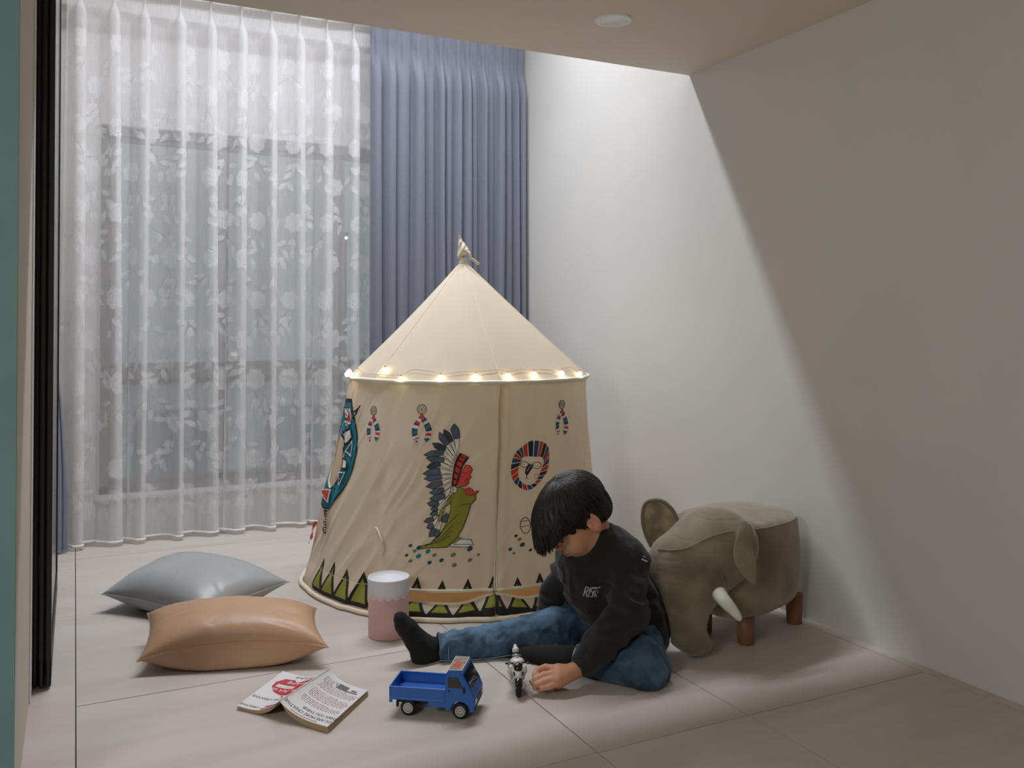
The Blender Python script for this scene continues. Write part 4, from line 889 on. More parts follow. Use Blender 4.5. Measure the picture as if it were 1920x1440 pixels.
# ================================================================ blue toy pickup
m_tb = mat('toy_blue', (20, 92, 180), 0.32, coat=0.2); m_tb2 = mat('toy_tyre', (20, 20, 21), 0.75, bump=0.3, bscale=150); m_rim = mat('toy_chrome', (188, 188, 190), 0.3, metal=0.7); m_tw = mat('toy_window', (16, 14, 16), 0.12, coat=0.3); m_tk = mat('toy_black', (28, 26, 28), 0.5)
RW = onz(766, 1341); FW = onz(861, 1352); hd = FW - RW; tz = math.atan2(hd[1], hd[0]) + 0.09; mid_ = (RW + FW) / 2; RW = mid_ - np.array([math.cos(tz), math.sin(tz), 0]) * np.linalg.norm(hd) / 2; wb = np.linalg.norm(hd)
truck = empty('toy_truck', (RW[0], RW[1], 0), 'blue toy pickup truck with open bed beside the paperback', 'toy car', rz=tz)
k = wb / 0.151; WDT = 0.118 * k; wr = 0.0225 * k
def TB(*a, b=0.002): a = [v * k for v in a]; return bevbox(*a, b=b * k)
# local frame: x forward from the rear axle, y from the near side (0) to the far side, z up
M = MB()
M.add(*TB(-0.055, 0.108, 0.0, 0.118, 0.044, 0.052)); 
M.add(*TB(-0.055, 0.108, 0.0, 0.004, 0.052, 0.082, b=0.001)); M.add(*TB(-0.055, 0.108, 0.114, 0.118, 0.052, 0.082, b=0.001)); M.add(*TB(-0.055, -0.051, 0.0, 0.118, 0.052, 0.082, b=0.001)); M.add(*TB(0.104, 0.108, 0.004, 0.114, 0.052, 0.082, b=0.001))
M.add(*TB(-0.055, -0.046, 0.0, 0.004, 0.036, 0.045, b=0.0008)); M.add(*TB(0.058, 0.108, 0.002, 0.010, 0.030, 0.046, b=0.001)); M.add(*TB(0.058, 0.108, 0.108, 0.116, 0.030, 0.046, b=0.001))
M.build('cargo_bed', m_tb, truck, smooth=False, local=True)
M = MB(); M.add(*TB(-0.040, 0.110, 0.028, 0.090, 0.026, 0.046)); M.add(*TB(-0.020, -0.004 + 0.012, 0.012, 0.106, 0.018, 0.028)); M.add(*TB(0.142, 0.160, 0.012, 0.106, 0.018, 0.028)); M.add(*TB(-0.036, -0.030, 0.004, 0.016, 0.022, 0.046)); M.build('chassis', m_tk, truck, smooth=False, local=True)
prof = [(0.108, 0.024), (0.108, 0.118), (0.114, 0.131), (0.124, 0.135), (0.150, 0.133), (0.158, 0.128), (0.166, 0.112), (0.184, 0.082), (0.193, 0.060), (0.194, 0.040), (0.190, 0.024), (0.178, 0.022)]
arch = [(0.151 + 0.0275 * math.cos(a), 0.0225 + 0.0275 * math.sin(a)) for a in np.linspace(0.02, math.pi - 0.02, 14)]
prof2 = [(0.108, 0.024)] + prof[1:] + arch
bm = bmesh.new()
for s_, y in ((0, 0.0), (1, 0.118)):
    pass
def prism(prof, y0, y1, bev=0.0016):
    bm = bmesh.new(); a = [bm.verts.new((x * k, y0 * k, z * k)) for x, z in prof]; b = [bm.verts.new((x * k, y1 * k, z * k)) for x, z in prof]; n = len(prof)
    bm.faces.new(a); bm.faces.new(b[::-1])
    for i in range(n): bm.faces.new([a[i], b[i], b[(i + 1) % n], a[(i + 1) % n]])
    bmesh.ops.recalc_face_normals(bm, faces=bm.faces)
    ed = [e for e in bm.edges if e.calc_face_angle(0) > 0.6 and abs(e.verts[0].co.y - e.verts[1].co.y) < 1e-6]
    if bev: bmesh.ops.bevel(bm, geom=ed, offset=bev * k, segments=2, affect='EDGES')
    bm.verts.index_update(); V = [v.co[:] for v in bm.verts]; F_ = [[v.index for v in f.verts] for f in bm.faces]; bm.free(); return V, F_
mesh('cab', *prism(prof2, 0.0, 0.118, 0.002), m_tb, truck, smooth=False, local=True)
def flush(name, P, y, m, lab=None, par=None):                  # thin plate on the cab side
    V, F_ = prism(P, y - 0.0006, y + 0.0006, 0.0003); return mesh(name, V, F_, m, par or truck, smooth=False, local=True)
for y in (-0.0004, 0.1184):
    flush('side_window', [(0.1165, 0.088), (0.1165, 0.116), (0.121, 0.119), (0.144, 0.118), (0.153, 0.104), (0.160, 0.088)], y, m_tw)
    flush('door_handle', [(0.115, 0.077), (0.115, 0.080), (0.122, 0.080), (0.122, 0.077)], y - 0.0006 if y < 0.05 else y + 0.0006, m_tk)
    flush('side_mirror', [(0.160, 0.082), (0.159, 0.093), (0.165, 0.093), (0.167, 0.080), (0.165, 0.076), (0.161, 0.076)], y - 0.004 if y < 0.05 else y + 0.004, m_tk)
def plate(name, x0, z0, x1, z1, y0, y1, m, off=0.0008, th=0.001, par=None):    # plate on the sloping front
    d = np.array([x1 - x0, z1 - z0]); n = np.array([d[1], -d[0]]) / np.linalg.norm(d); n = n if n[0] > 0 else -n
    q = [(x0, z0), (x1, z1), (x1 + n[0] * th, z1 + n[1] * th), (x0 + n[0] * th, z0 + n[1] * th)]; q = [(x + n[0] * (off - th * 0.5), z + n[1] * (off - th * 0.5)) for x, z in q]
    V, F_ = prism(q, y0, y1, 0); return mesh(name, V, F_, m, par or truck, smooth=False, local=True)
plate('windscreen', 0.160, 0.124, 0.182, 0.086, 0.008, 0.110, m_tw); plate('wiper', 0.176, 0.094, 0.183, 0.084, 0.02, 0.026, m_tk, 0.002)
plate('headlamp', 0.1935, 0.056, 0.1945, 0.044, 0.006, 0.026, m_rim, 0.0008); plate('headlamp', 0.1935, 0.056, 0.1945, 0.044, 0.092, 0.112, m_rim, 0.0008)
plate('grille', 0.1935, 0.055, 0.1945, 0.046, 0.034, 0.084, m_tk); plate('bumper', 0.194, 0.036, 0.190, 0.026, 0.004, 0.114, m_tk, 0.001)
def topplate(name, x0, x1, y0, y1, z, m, th=0.0006, par=None): return mesh(name, *bevbox(x0 * k, x1 * k, y0 * k, y1 * k, z * k, (z + th) * k, 0), m, par or truck, smooth=False, local=True)
st_ = topplate('roof_sticker', 0.114, 0.156, 0.006, 0.112, 0.1352, mat('sticker_white', (206, 202, 200), 0.35), 0.0008)
topplate('sticker_picture', 0.1165, 0.1535, 0.010, 0.108, 0.1361, mat('sticker_grey', (120, 104, 102), 0.3, col2=(170, 160, 156), vscale=60), 0.0004, st_)
V, F_ = fillpoly([(0.122, 0.03), (0.13, 0.022), (0.142, 0.028), (0.146, 0.05), (0.138, 0.075), (0.128, 0.07), (0.124, 0.05)], 0.01); mesh('sticker_emblem', [(x * k, y * k, 0.1368 * k) for x, y in V], F_, mat('sticker_orange', (196, 84, 58), 0.4), st_, smooth=False, local=True)
for x in (0.0, 0.151):
    for y0, sg in ((0.002, -1), (0.116, 1)):
        w = MB(); T_ = [(0.0, 0), (wr * 0.66, 0), (wr * 0.92, 0.0005), (wr, 0.003), (wr, 0.013), (wr * 0.92, 0.0165), (0.0, 0.0165)]
        V, F_ = lathe([(r, (z * k if sg < 0 else -z * k)) for r, z in T_], 32, (x * k, y0 * k, wr), 'y'); ty = mesh('wheel', V, F_, m_tb2, truck, local=True)
        V, F_ = lathe([(0, -sg * -0.0012 * k * -1), (wr * 0.2, sg * 0.0016 * k), (wr * 0.28, sg * 0.0006 * k), (wr * 0.5, sg * 0.0002 * k), (wr * 0.6, sg * 0.0016 * k), (wr * 0.66, sg * 0.0012 * k), (wr * 0.66, -sg * 0.003 * k), (0, -sg * 0.003 * k)], 28, (x * k, y0 * k, wr), 'y'); mesh('rim', V, F_, m_rim, ty, local=True)
        h = MB()
        for q in range(8):
            a = q * math.pi / 4; h.add(*ball((x * k + wr * 0.42 * math.cos(a), y0 * k + sg * 0.0006 * k, wr + wr * 0.42 * math.sin(a)), 0.0014 * k, 6, 4))
        tag(h.build('rim_hole', m_tk, ty, local=True), kind='stuff')
# ================================================================ white and black toy motorcycle, nose to the viewer
m_mw = mat('toy_white', (212, 210, 212), 0.3, coat=0.3); m_mk = mat('toy_gloss_black', (16, 16, 18), 0.25, coat=0.3)
mf = onz(972, 1306); dirv = -np.array([mf[0], mf[1]]) / np.linalg.norm(mf[:2]); rot = math.radians(4); dirv = np.array([dirv[0] * math.cos(rot) - dirv[1] * math.sin(rot), dirv[0] * math.sin(rot) + dirv[1] * math.cos(rot)])
moto = empty('toy_motorcycle', (mf[0], mf[1], 0), 'white and black toy motorcycle facing forward beside the hand', 'toy motorcycle', rz=math.atan2(dirv[1], dirv[0]))
def sdfobj(name, S, vox, m, parent, local=True, rel=2): V, Q = S.mesh(vox); V = relax(V, Q, rel); return mesh(name, V, Q, m, parent, True, local)
L0 = -0.125; wr_ = 0.026                                       # x forward; front axle at x=0
def wheel(x, nm):
    V, F_ = lathe([(wr_ * 0.62, -0.006), (wr_ * 0.86, -0.0075), (wr_ * 0.97, -0.0045), (wr_, 0), (wr_ * 0.97, 0.0045), (wr_ * 0.86, 0.0075), (wr_ * 0.62, 0.006)], 36, (x, 0, wr_), 'y'); F_ = [f for f in F_ if len(f) == 4]; w_ = mesh(nm, V, F_, m_tb2, moto, local=True)
    R_ = MB(); V, F_ = lathe([(wr_ * 0.55, -0.004), (wr_ * 0.66, -0.005), (wr_ * 0.66, 0.005), (wr_ * 0.55, 0.004)], 32, (x, 0, wr_), 'y'); R_.add(V, [f for f in F_ if len(f) == 4])
    for q in range(5): a = q * 1.2566; R_.add(*tube([(x, 0, wr_), (x + wr_ * 0.6 * math.cos(a), 0, wr_ + wr_ * 0.6 * math.sin(a))], 0.002, 6))
    R_.build('rim', m_tk, w_, local=True); mesh('hub', *lathe([(0, -0.007), (0.004, -0.007), (0.004, 0.007), (0, 0.007)], 16, (x, 0, wr_), 'y'), m_rim, w_, local=True)
wheel(0, 'front_wheel'); wheel(L0, 'rear_wheel')
for s_ in (-1, 1): mesh('fork', *tube([(0, s_ * 0.0105, wr_), (-0.030, s_ * 0.011, 0.082)], 0.003, 8), m_rim, moto, local=True)
V = []; 
for i in range(15):
    a = math.radians(35 + i * 9); 
    for j, y in enumerate(np.linspace(-1, 1, 7)): r = wr_ + 0.004 + 0.002 * (1 - y * y); V.append((r * math.cos(a), y * 0.0095, wr_ + r * math.sin(a) - 0.003 * y * y))
fm = mesh('front_mudguard', V, gridf(15, 7), m_mk, moto, local=True); fm.modifiers.new('t', 'SOLIDIFY').thickness = 0.001
S = SDF(); S.ell((-0.018, 0, 0.066), (0.026, 0.0165, 0.018), frame((1, 0, -0.5), (0, 0, 1)), k=0); S.cone((0.000, 0, 0.056), (-0.010, 0, 0.048), 0.007, 0.008, k=0.010)
for s_ in (-1, 1): S.cone((-0.006, s_ * 0.008, 0.058), (-0.020, s_ * 0.020, 0.078), 0.005, 0.005, k=0.006); S.cone((-0.020, s_ * 0.020, 0.078), (-0.050, s_ * 0.021, 0.056), 0.0055, 0.0065, k=0.006); S.cone((-0.050, s_ * 0.021, 0.056), (-0.062, s_ * 0.018, 0.028), 0.0075, 0.005, k=0.008)
S.ell((-0.012, 0, 0.042), (0.018, 0.012, 0.014), k=0.004, op='-'); S.ell((-0.010, 0, 0.084), (0.020, 0.0125, 0.012), k=0.003, op='-'); sdfobj('fairing', S, 0.0011, m_mw, moto)
S = SDF(); S.ell((-0.014, 0, 0.079), (0.016, 0.0135, 0.011), frame((1, 0, -0.8), (0, 0, 1)), k=0); ws = sdfobj('windscreen', S, 0.0012, m_mk, moto); 
for s_ in (-1, 1):
    S = SDF(); S.ell((-0.001, s_ * 0.0115, 0.0655), (0.0065, 0.0026, 0.0075), frame((1, s_ * 0.3, 0), (0, s_ * 0.55, 1)), k=0); sdfobj('headlamp', S, 0.0008, m_mk, moto)
S = SDF(); S.ell((-0.050, 0, 0.084), (0.024, 0.0215, 0.0105), k=0.01); S.ell((-0.040, 0, 0.089), (0.012, 0.015, 0.006), k=0.008); sdfobj('fuel_tank', S, 0.0012, m_mw, moto); mesh('fuel_cap', *lathe([(0, 0.0948), (0.004, 0.0948), (0.004, 0.0965), (0, 0.0965)], 16, (-0.044, 0, 0)), m_mk, moto, local=True)
S = SDF(); S.ell((-0.095, 0, 0.083), (0.026, 0.013, 0.006), frame((1, 0, -0.12), (0, 0, 1)), k=0.01); S.ell((-0.06, 0, 0.05), (0.034, 0.013, 0.026), k=0.012); sdfobj('seat_and_frame', S, 0.0014, m_mk, moto)
S = SDF(); S.cone((-0.122, 0, 0.090), (-0.148, 0, 0.095), 0.0095, 0.005, k=0.01); S.ell((-0.118, 0, 0.092), (0.010, 0.0095, 0.0095), k=0.006); sdfobj('tail_cowl', S, 0.0012, m_mw, moto)
mesh('cross_bar', *tube([(-0.08, -0.014, 0.090), (-0.078, 0, 0.093), (-0.08, 0.014, 0.090)], 0.0022, 8), m_rim, moto, local=True)
for s_ in (-1, 1):
    mesh('handlebar', *tube([(-0.028, s_ * 0.012, 0.086), (-0.034, s_ * 0.024, 0.086), (-0.037, s_ * 0.036, 0.083)], [0.002, 0.0022, 0.0028], 8), m_mk, moto, local=True)
    ms = mesh('mirror_stalk', *tube([(-0.020, s_ * 0.014, 0.084), (-0.024, s_ * 0.028, 0.087)], 0.0012, 6), m_rim, moto, local=True); mesh('mirror', *bevbox(-0.027, -0.024, min(s_ * 0.026, s_ * 0.034), max(s_ * 0.026, s_ * 0.034), 0.084, 0.090, 0.001), m_mk, ms, smooth=False, local=True)
    mesh('foot_peg', *tube([(-0.085, s_ * 0.010, 0.034), (-0.086, s_ * 0.022, 0.032)], 0.0018, 6), m_rim, moto, local=True)
mesh('exhaust', *tube([(-0.07, -0.014, 0.03), (-0.10, -0.017, 0.032), (-0.135, -0.018, 0.042)], [0.003, 0.005, 0.006], 10), m_rim, moto, local=True)
mesh('kick_stand', *tube([(-0.065, 0.012, 0.026), (-0.060, 0.028, 0.003)], 0.0014, 6), m_rim, moto, local=True)
# ================================================================ elephant footstool
m_sue = mat('olive_suede', (112, 102, 80), 0.9, var=0.10, vscale=9, bump=0.35, bscale=180, sheen=0.5, col2=(142, 129, 104))
m_leg = mat('stained_wood', (136, 90, 62), 0.5, var=0.15, vscale=14, vstretch=(1, 1, 0.15)); m_tusk = mat('tusk_felt', (226, 226, 216), 0.8); m_ear = mat('ear_lining', (120, 108, 86), 0.7, col2=(168, 152, 120), vscale=22, sheen=0.6, bump=0.4, bscale=50)
EF = np.array([-0.958, -0.287, 0]); EL = np.array([0.287, -0.958, 0]); EC = np.array([2.135, 2.515, 0]); BA, BB = 0.236, 0.180
ele = empty('elephant_stool', (EC[0], EC[1], 0), 'olive suede footstool shaped like an elephant behind the boy', 'footstool')
EM = np.array([EF, EL, [0, 0, 1]])
def ebody(P):
    q = (P - EC) @ EM.T; x, y, z = q[..., 0], q[..., 1], q[..., 2]; bul = 1 + 0.05 * np.sin(np.clip((z - 0.09) / 0.33, 0, 1) * math.pi)
    d2 = ((np.abs(x) / (BA * bul)) ** 2.5 + (np.abs(y) / (BB * bul)) ** 2.5) ** (1 / 2.5); d2 = (d2 - 1) * 0.18; top = 0.405 + 0.028 * np.clip(1 - (x / BA) ** 2, 0, 1) * np.clip(1 - (y / BB) ** 2, 0, 1)
    dz = np.maximum(z - top, 0.088 - z); rt = np.where(z > 0.25, 0.022, 0.06); a = d2 + rt; b = dz + rt
    return np.minimum(np.maximum(a, b), 0) + np.sqrt(np.maximum(a, 0) ** 2 + np.maximum(b, 0) ** 2) - rt
S = SDF(); S.fn(ebody, EC + [-0.33, -0.30, 0.05], EC + [0.33, 0.30, 0.46]); V, Q = S.mesh(0.006); V = relax(V, Q, 3); N = vnormals(V, Q)
V += N * (0.0022 * vn(V * 11, 31) + 0.0012 * vn(V * 28, 32))[:, None]; mesh('stool_body', V, Q, m_sue, ele)
th_ = np.linspace(0, 2 * math.pi, 120, endpoint=False); sx = np.sign(np.cos(th_)) * np.abs(np.cos(th_)) ** (2 / 2.5); sy = np.sign(np.sin(th_)) * np.abs(np.sin(th_)) ** (2 / 2.5)
rim = np.array([EC + EF * BA * 0.985 * a + EL * BB * 0.985 * b + np.array([0, 0, 0.398]) for a, b in zip(sx, sy)]); mesh('seat_seam', *tube(rim, 0.0028, 6, closed=True), m_sue, ele)
hd_ = at(1308, 1052, 2.97); S = SDF()
S.ell(hd_, (0.128, 0.128, 0.132), EM, k=0.02); S.ell(at(1345, 1020, 3.0), (0.13, 0.14, 0.125), EM, k=0.06); S.ell(at(1262, 1075, 2.93), (0.07, 0.10, 0.12), EM, k=0.05)
S.chain([at(1290, 1110, 2.93), at(1286, 1150, 2.90), at(1287, 1182, 2.90), at(1300, 1200, 2.895), at(1318, 1207, 2.89)], [0.090, 0.072, 0.064, 0.052, 0.030], k=0.06)
V, Q = S.mesh(0.005); V = relax(V, Q, 3); N = vnormals(V, Q); V += N * (0.002 * vn(V * 12, 33) + 0.001 * vn(V * 30, 34) - 0.0015 * np.clip(ridge(np.stack([V[:, 2] * 30, V[:, 0] * 6, V[:, 1] * 6], -1), 35) - 0.7, 0, 1) * 3)[:, None]; V[:, 2] = np.maximum(V[:, 2], 0.002)
hdo = mesh('head_and_trunk', V, Q, m_sue, ele)
def onhead(x, y):                                             # nearest point of the head mesh seen at that pixel
    r_ = ray(x, y); r_ = r_ / np.linalg.norm(r_); q = V - cC; t = q @ r_; d = np.linalg.norm(q - t[:, None] * r_, axis=1); m = d < 0.008
    return cC + r_ * (t[m].min() if m.any() else 2.85)
sm_ = [onhead(x, y) for x, y in [(1232, 1030), (1262, 1032), (1290, 1027), (1320, 1012), (1350, 1001), (1376, 996)]]; mesh('brow_seam', *tube(crom(sm_, 5), 0.0022, 6), m_sue, hdo)
sm_ = [onhead(x, y) for x, y in [(1334, 1040), (1346, 1062), (1356, 1082), (1360, 1096)]]; mesh('cheek_seam', *tube(crom(sm_, 5), 0.0018, 6), m_sue, hdo)
# near ear: a folded leaf
Lc = crom([at(1386, 992, 2.84), at(1381, 1015, 2.80), at(1378, 1040, 2.79), at(1386, 1065, 2.78), at(1408, 1091, 2.76)], 6); Rc = crom([at(1394, 981, 2.83), at(1407, 990, 2.77), at(1408, 1025, 2.765), at(1415, 1062, 2.755), at(1415, 1094, 2.755)], 6); Mc = (Lc + Rc) / 2 + np.outer(np.sin(np.linspace(0, math.pi, len(Lc))), -cF * 0.012 - cR * 0.008)
rows = [Lc * (1 - q) ** 2 + 2 * Mc * q * (1 - q) + Rc * q * q for q in np.linspace(0, 1, 9)]; A = np.array(rows)
e_ = mesh('ear', A.reshape(-1, 3), gridf(9, len(Lc)), m_sue, ele); sd = e_.modifiers.new('t', 'SOLIDIFY'); sd.thickness = 0.012; sd.offset = 0; e_.modifiers.new('s', 'SUBSURF').render_levels = 1
mesh('ear_piping', *tube(np.concatenate([Lc, Rc[::-1]]), 0.005, 8, closed=True), m_sue, e_)
# an inner fold running back from the top of the near ear
F1 = crom([at(1392, 984, 2.85), at(1399, 980, 2.83), at(1408, 990, 2.78), at(1410, 1008, 2.775)], 6); mesh('ear_fold', *tube(F1, np.linspace(0.006, 0.004, len(F1)), 8), m_sue, e_)
# far ear: upright rounded leaf
oc = at(1240, 984, 3.08); ou = crom([(1262, 1040), (1232, 1034), (1215, 1012), (1205, 978), (1208, 948), (1222, 938), (1243, 940), (1262, 958), (1272, 985), (1275, 1020), (1262, 1040)], 6)
op_ = np.array([at(x, y, 3.08 - 0.0006 * (x - 1205)) for x, y in ou]); cen = op_.mean(0); rings = [cen + (op_ - cen) * q - cF * 0.014 * (1 - q * q) for q in (0.0, 0.3, 0.55, 0.8, 0.96)]; A = np.array(rings)
bk_ = np.array([cen + (op_ - cen) * q + cF * 0.010 for q in (0.02, 0.3, 0.55, 0.8, 0.96)]); M = MB(); M.add(A.reshape(-1, 3), gridf(5, len(ou))); M.add(bk_.reshape(-1, 3), gridf(5, len(ou))); E2 = M.build('ear', m_ear, ele); mesh('ear_piping', *tube(op_[:-1], 0.0075, 8, closed=True), m_sue, E2)
# tusks
tk_ = crom([at(1348, 1112, 2.83), at(1358, 1126, 2.80), at(1375, 1145, 2.785), at(1389, 1163, 2.775)], 6); t1 = mesh('tusk', *tube(tk_, np.interp(np.linspace(0, 1, len(tk_)), [0, 0.5, 0.9, 1], [0.024, 0.0195, 0.0115, 0.006]), 14), m_tusk, ele)
off_ = -EL * 0.23; mesh('tusk', *tube(tk_ + off_ * 0.8, np.interp(np.linspace(0, 1, len(tk_)), [0, 0.5, 0.9, 1], [0.026, 0.0195, 0.0105, 0.005]), 14), m_tusk, ele)
for c in (onz(1398, 1207), onz(1489, 1168), onz(1320, 1186), np.array([2.27, 2.62, 0])):
    mesh('leg', *lathe([(0, 0.001), (0.024, 0.001), (0.027, 0.004), (0.031, 0.108), (0.0, 0.108)], 24, (c[0], c[1], 0)), m_leg, ele)
# ================================================================ the seated boy
m_skin = mat('skin', (196, 142, 112), 0.55, var=0.05, vscale=12, sss=0.12, col2=(206, 148, 122)); m_hair = mat('dark_brown_hair', (30, 23, 20), 0.45, var=0.25, vscale=40, vstretch=(1, 1, 0.1), spec=0.4)
m_hood = mat('charcoal_sweatshirt', (33, 31, 34), 0.95, var=0.06, vscale=12, bump=0.4, bscale=600, sheen=0.15); m_jean = mat('blue_denim', (27, 46, 69), 0.85, vscale=9, col2=(84, 113, 140), bump=0.4, bscale=500, contrast=(0.36, 0.64), detail=6)
m_seam = mat('denim_stitch', (134, 164, 190), 0.85); m_sock = mat('black_sock', (22, 22, 24), 0.95, bump=0.6, bscale=260, bstretch=(6, 6, 1)); m_lip = mat('lips', (172, 106, 90), 0.5)
boy = empty('person', (1.60, 2.52, 0), 'boy in charcoal sweatshirt and jeans sitting on the floor reaching for the toy motorcycle', 'person')
def hframe(p, y, r):
    R_, U_, F_ = cR, cU, cF; f = -math.cos(y) * R_ - math.sin(y) * F_; l = np.cross(U_, f); f2 = math.cos(p) * f - math.sin(p) * U_; u2 = math.cos(p) * U_ + math.sin(p) * f
    return f2, math.cos(r) * l + math.sin(r) * u2, math.cos(r) * u2 - math.sin(r) * l
hf, hl_, hu = hframe(math.radians(36.5), math.radians(20.1), math.radians(2.0)); HC = at(1079, 962, 2.86); HS = 1.09; HM = np.array([hf, hl_, hu])
def Hp(f, l, u): return HC + HS * (f * hf + l * hl_ + u * hu)
def He(S, c, r, k=0.012, op='+', M=None): S.ell(Hp(*c), tuple(np.array(r) * HS), HM if M is None else M, k, op)
# joints (photo pixel, depth)
pelvis = at(1192, 1180, 2.93); neck = at(1108, 1005, 2.88); nd = -cR * 0.80 + cU * 0.60; chest = at(1140, 1060, 2.93); waist = at(1180, 1130, 2.95)
shN = at(1176, 1050, 2.84); shF = at(1078, 1048, 3.00); elN = at(1178, 1150, 2.74); wrN = at(1088, 1253, 2.655); elF_ = at(1040, 1105, 3.04); wrF = at(1028, 1160, 3.10)
hpN = at(1195, 1195, 2.88); knN = at(1203, 1257, 2.70); anN = at(1088, 1236, 2.80); toeN = at(975, 1232, 2.88); hpF = at(1150, 1180, 3.0); knF = at(1000, 1190, 2.96); anF = at(812, 1217, 2.895)
S = SDF()
He(S, (-0.012, 0, 0.022), (0.094, 0.076, 0.088)); He(S, (0.028, 0, -0.030), (0.062, 0.062, 0.070), 0.03); He(S, (0.044, 0, -0.075), (0.040, 0.042, 0.034), 0.03); He(S, (0.062, 0, -0.096), (0.016, 0.018, 0.013), 0.02)
for s_ in (-1, 1): He(S, (0.058, s_ * 0.036, -0.058), (0.028, 0.028, 0.030), 0.02); He(S, (0.078, s_ * 0.030, -0.018), (0.014, 0.017, 0.011), 0.006)
He(S, (0.090, 0, -0.030), (0.010, 0.009, 0.022), 0.012); He(S, (0.100, 0, -0.046), (0.0115, 0.011, 0.009), 0.010)
for s_ in (-1, 1): He(S, (0.092, s_ * 0.010, -0.050), (0.008, 0.007, 0.006), 0.006)
He(S, (0.088, 0, -0.070), (0.011, 0.018, 0.006), 0.006); He(S, (0.086, 0, -0.082), (0.010, 0.015, 0.006), 0.006); S.cone(Hp(0.101, -0.016, -0.0765), Hp(0.101, 0.016, -0.0765), 0.0018, k=0.003, op='-')
for s_ in (-1, 1):                                            # ears
    c = Hp(-0.010, s_ * 0.079, -0.024); ax = frame(hf * 0.90 - s_ * hl_ * 0.42, hu + hf * -0.15); nr_ = s_ * ax[1]; c = c + nr_ * 0.004; S.ell(c, (0.021 * HS, 0.0075 * HS, 0.031 * HS), ax, k=0.005); S.ell(c + nr_ * 0.0075 + ax[0] * 0.003 + ax[2] * 0.004, (0.0125 * HS, 0.0085 * HS, 0.019 * HS), ax, k=0.003, op='-'); S.ell(c + ax[0] * 0.012 - ax[2] * 0.004, (0.006, 0.006, 0.007), ax, k=0.003); S.ell(Hp(0.002, s_ * 0.080, -0.032), (0.005, 0.005, 0.008), ax, k=0.004)
S.cone(Hp(-0.022, 0, -0.055), neck - nd * 0.01, 0.046, 0.050, k=0.03); S.cone(neck - nd * 0.01, chest, 0.060, 0.085, k=0.04)
S.ell(chest, (0.10, 0.12, 0.10), None, k=0.04); S.cone(chest, waist, 0.095, 0.085, k=0.04); S.cone(waist, pelvis, 0.085, 0.085, k=0.04)
for a, b, c in ((shN, elN, wrN), (shF, elF_, wrF)): S.cone(chest * 0.3 + a * 0.7, a, 0.05, 0.044, k=0.04); S.chain([a, b, c], [0.040, 0.031, 0.021], k=0.02)
for a, b, c in ((hpN, knN, anN), (hpF, knF, anF)): S.cone(pelvis, a, 0.07, 0.065, k=0.04); S.chain([a, b, c], [0.060, 0.042, 0.027], k=0.02)
S.cone(anN, toeN, 0.028, 0.018, k=0.02); S.cone(anF, at(758, 1168, 2.87), 0.026, 0.015, k=0.02)
# near hand: palm and five fingers closing on a small peg
def hp(x, y, d): return at(x, y, d)
S.chain([hp(1088, 1253, 2.655), hp(1074, 1259, 2.64), hp(1052, 1264, 2.63)], [0.0215, 0.024, 0.026], k=0.015); S.cone(hp(1045, 1259, 2.635), hp(1046, 1275, 2.605), 0.021, 0.020, k=0.015); S.cone(hp(1062, 1268, 2.62), hp(1046, 1279, 2.615), 0.020, 0.017, k=0.014)
fing = [([(1040, 1254, 2.645), (1023, 1252, 2.65), (1008, 1257, 2.64), (1003, 1266, 2.625)], [0.0125, 0.0115, 0.0105, 0.009]),
        ([(1037, 1264, 2.620), (1020, 1266, 2.620), (1004, 1274, 2.615), (999, 1281, 2.61)], [0.0125, 0.011, 0.010, 0.0085]),
        ([(1037, 1274, 2.605), (1021, 1278, 2.600), (1007, 1284, 2.600), (1003, 1290, 2.60)], [0.012, 0.0105, 0.0095, 0.008]),
        ([(1042, 1283, 2.595), (1028, 1288, 2.590), (1016, 1291, 2.590), (1011, 1294, 2.595)], [0.0105, 0.009, 0.008, 0.007]),
        ([(1050, 1272, 2.650), (1034, 1281, 2.660), (1018, 1283, 2.655), (1008, 1284, 2.64)], [0.013, 0.0115, 0.0105, 0.0085])]
for P_, R_ in fing: S.chain([hp(*q) for q in P_], R_, k=0.003)
# far hand rests on the floor behind the leg
S.ell(wrF + (-0.03, 0.0, -0.03), (0.036, 0.028, 0.016), None, k=0.02)
for q in range(4): S.chain([wrF + np.array([-0.045, -0.018 + 0.012 * q, -0.034]), wrF + np.array([-0.070, -0.022 + 0.014 * q, -0.034]), wrF + np.array([-0.090, -0.024 + 0.015 * q, -0.044])], [0.008, 0.0075, 0.0065], k=0.004)
S.chain([wrF + np.array([-0.02, -0.03, -0.03]), wrF + np.array([-0.045, -0.045, -0.038])], [0.009, 0.007], k=0.008)
V, Q = S.mesh(0.0026); V = relax(V, Q, 2); V[:, 2] = np.maximum(V[:, 2], 0.0015); body = mesh('body', V, Q, m_skin, boy)
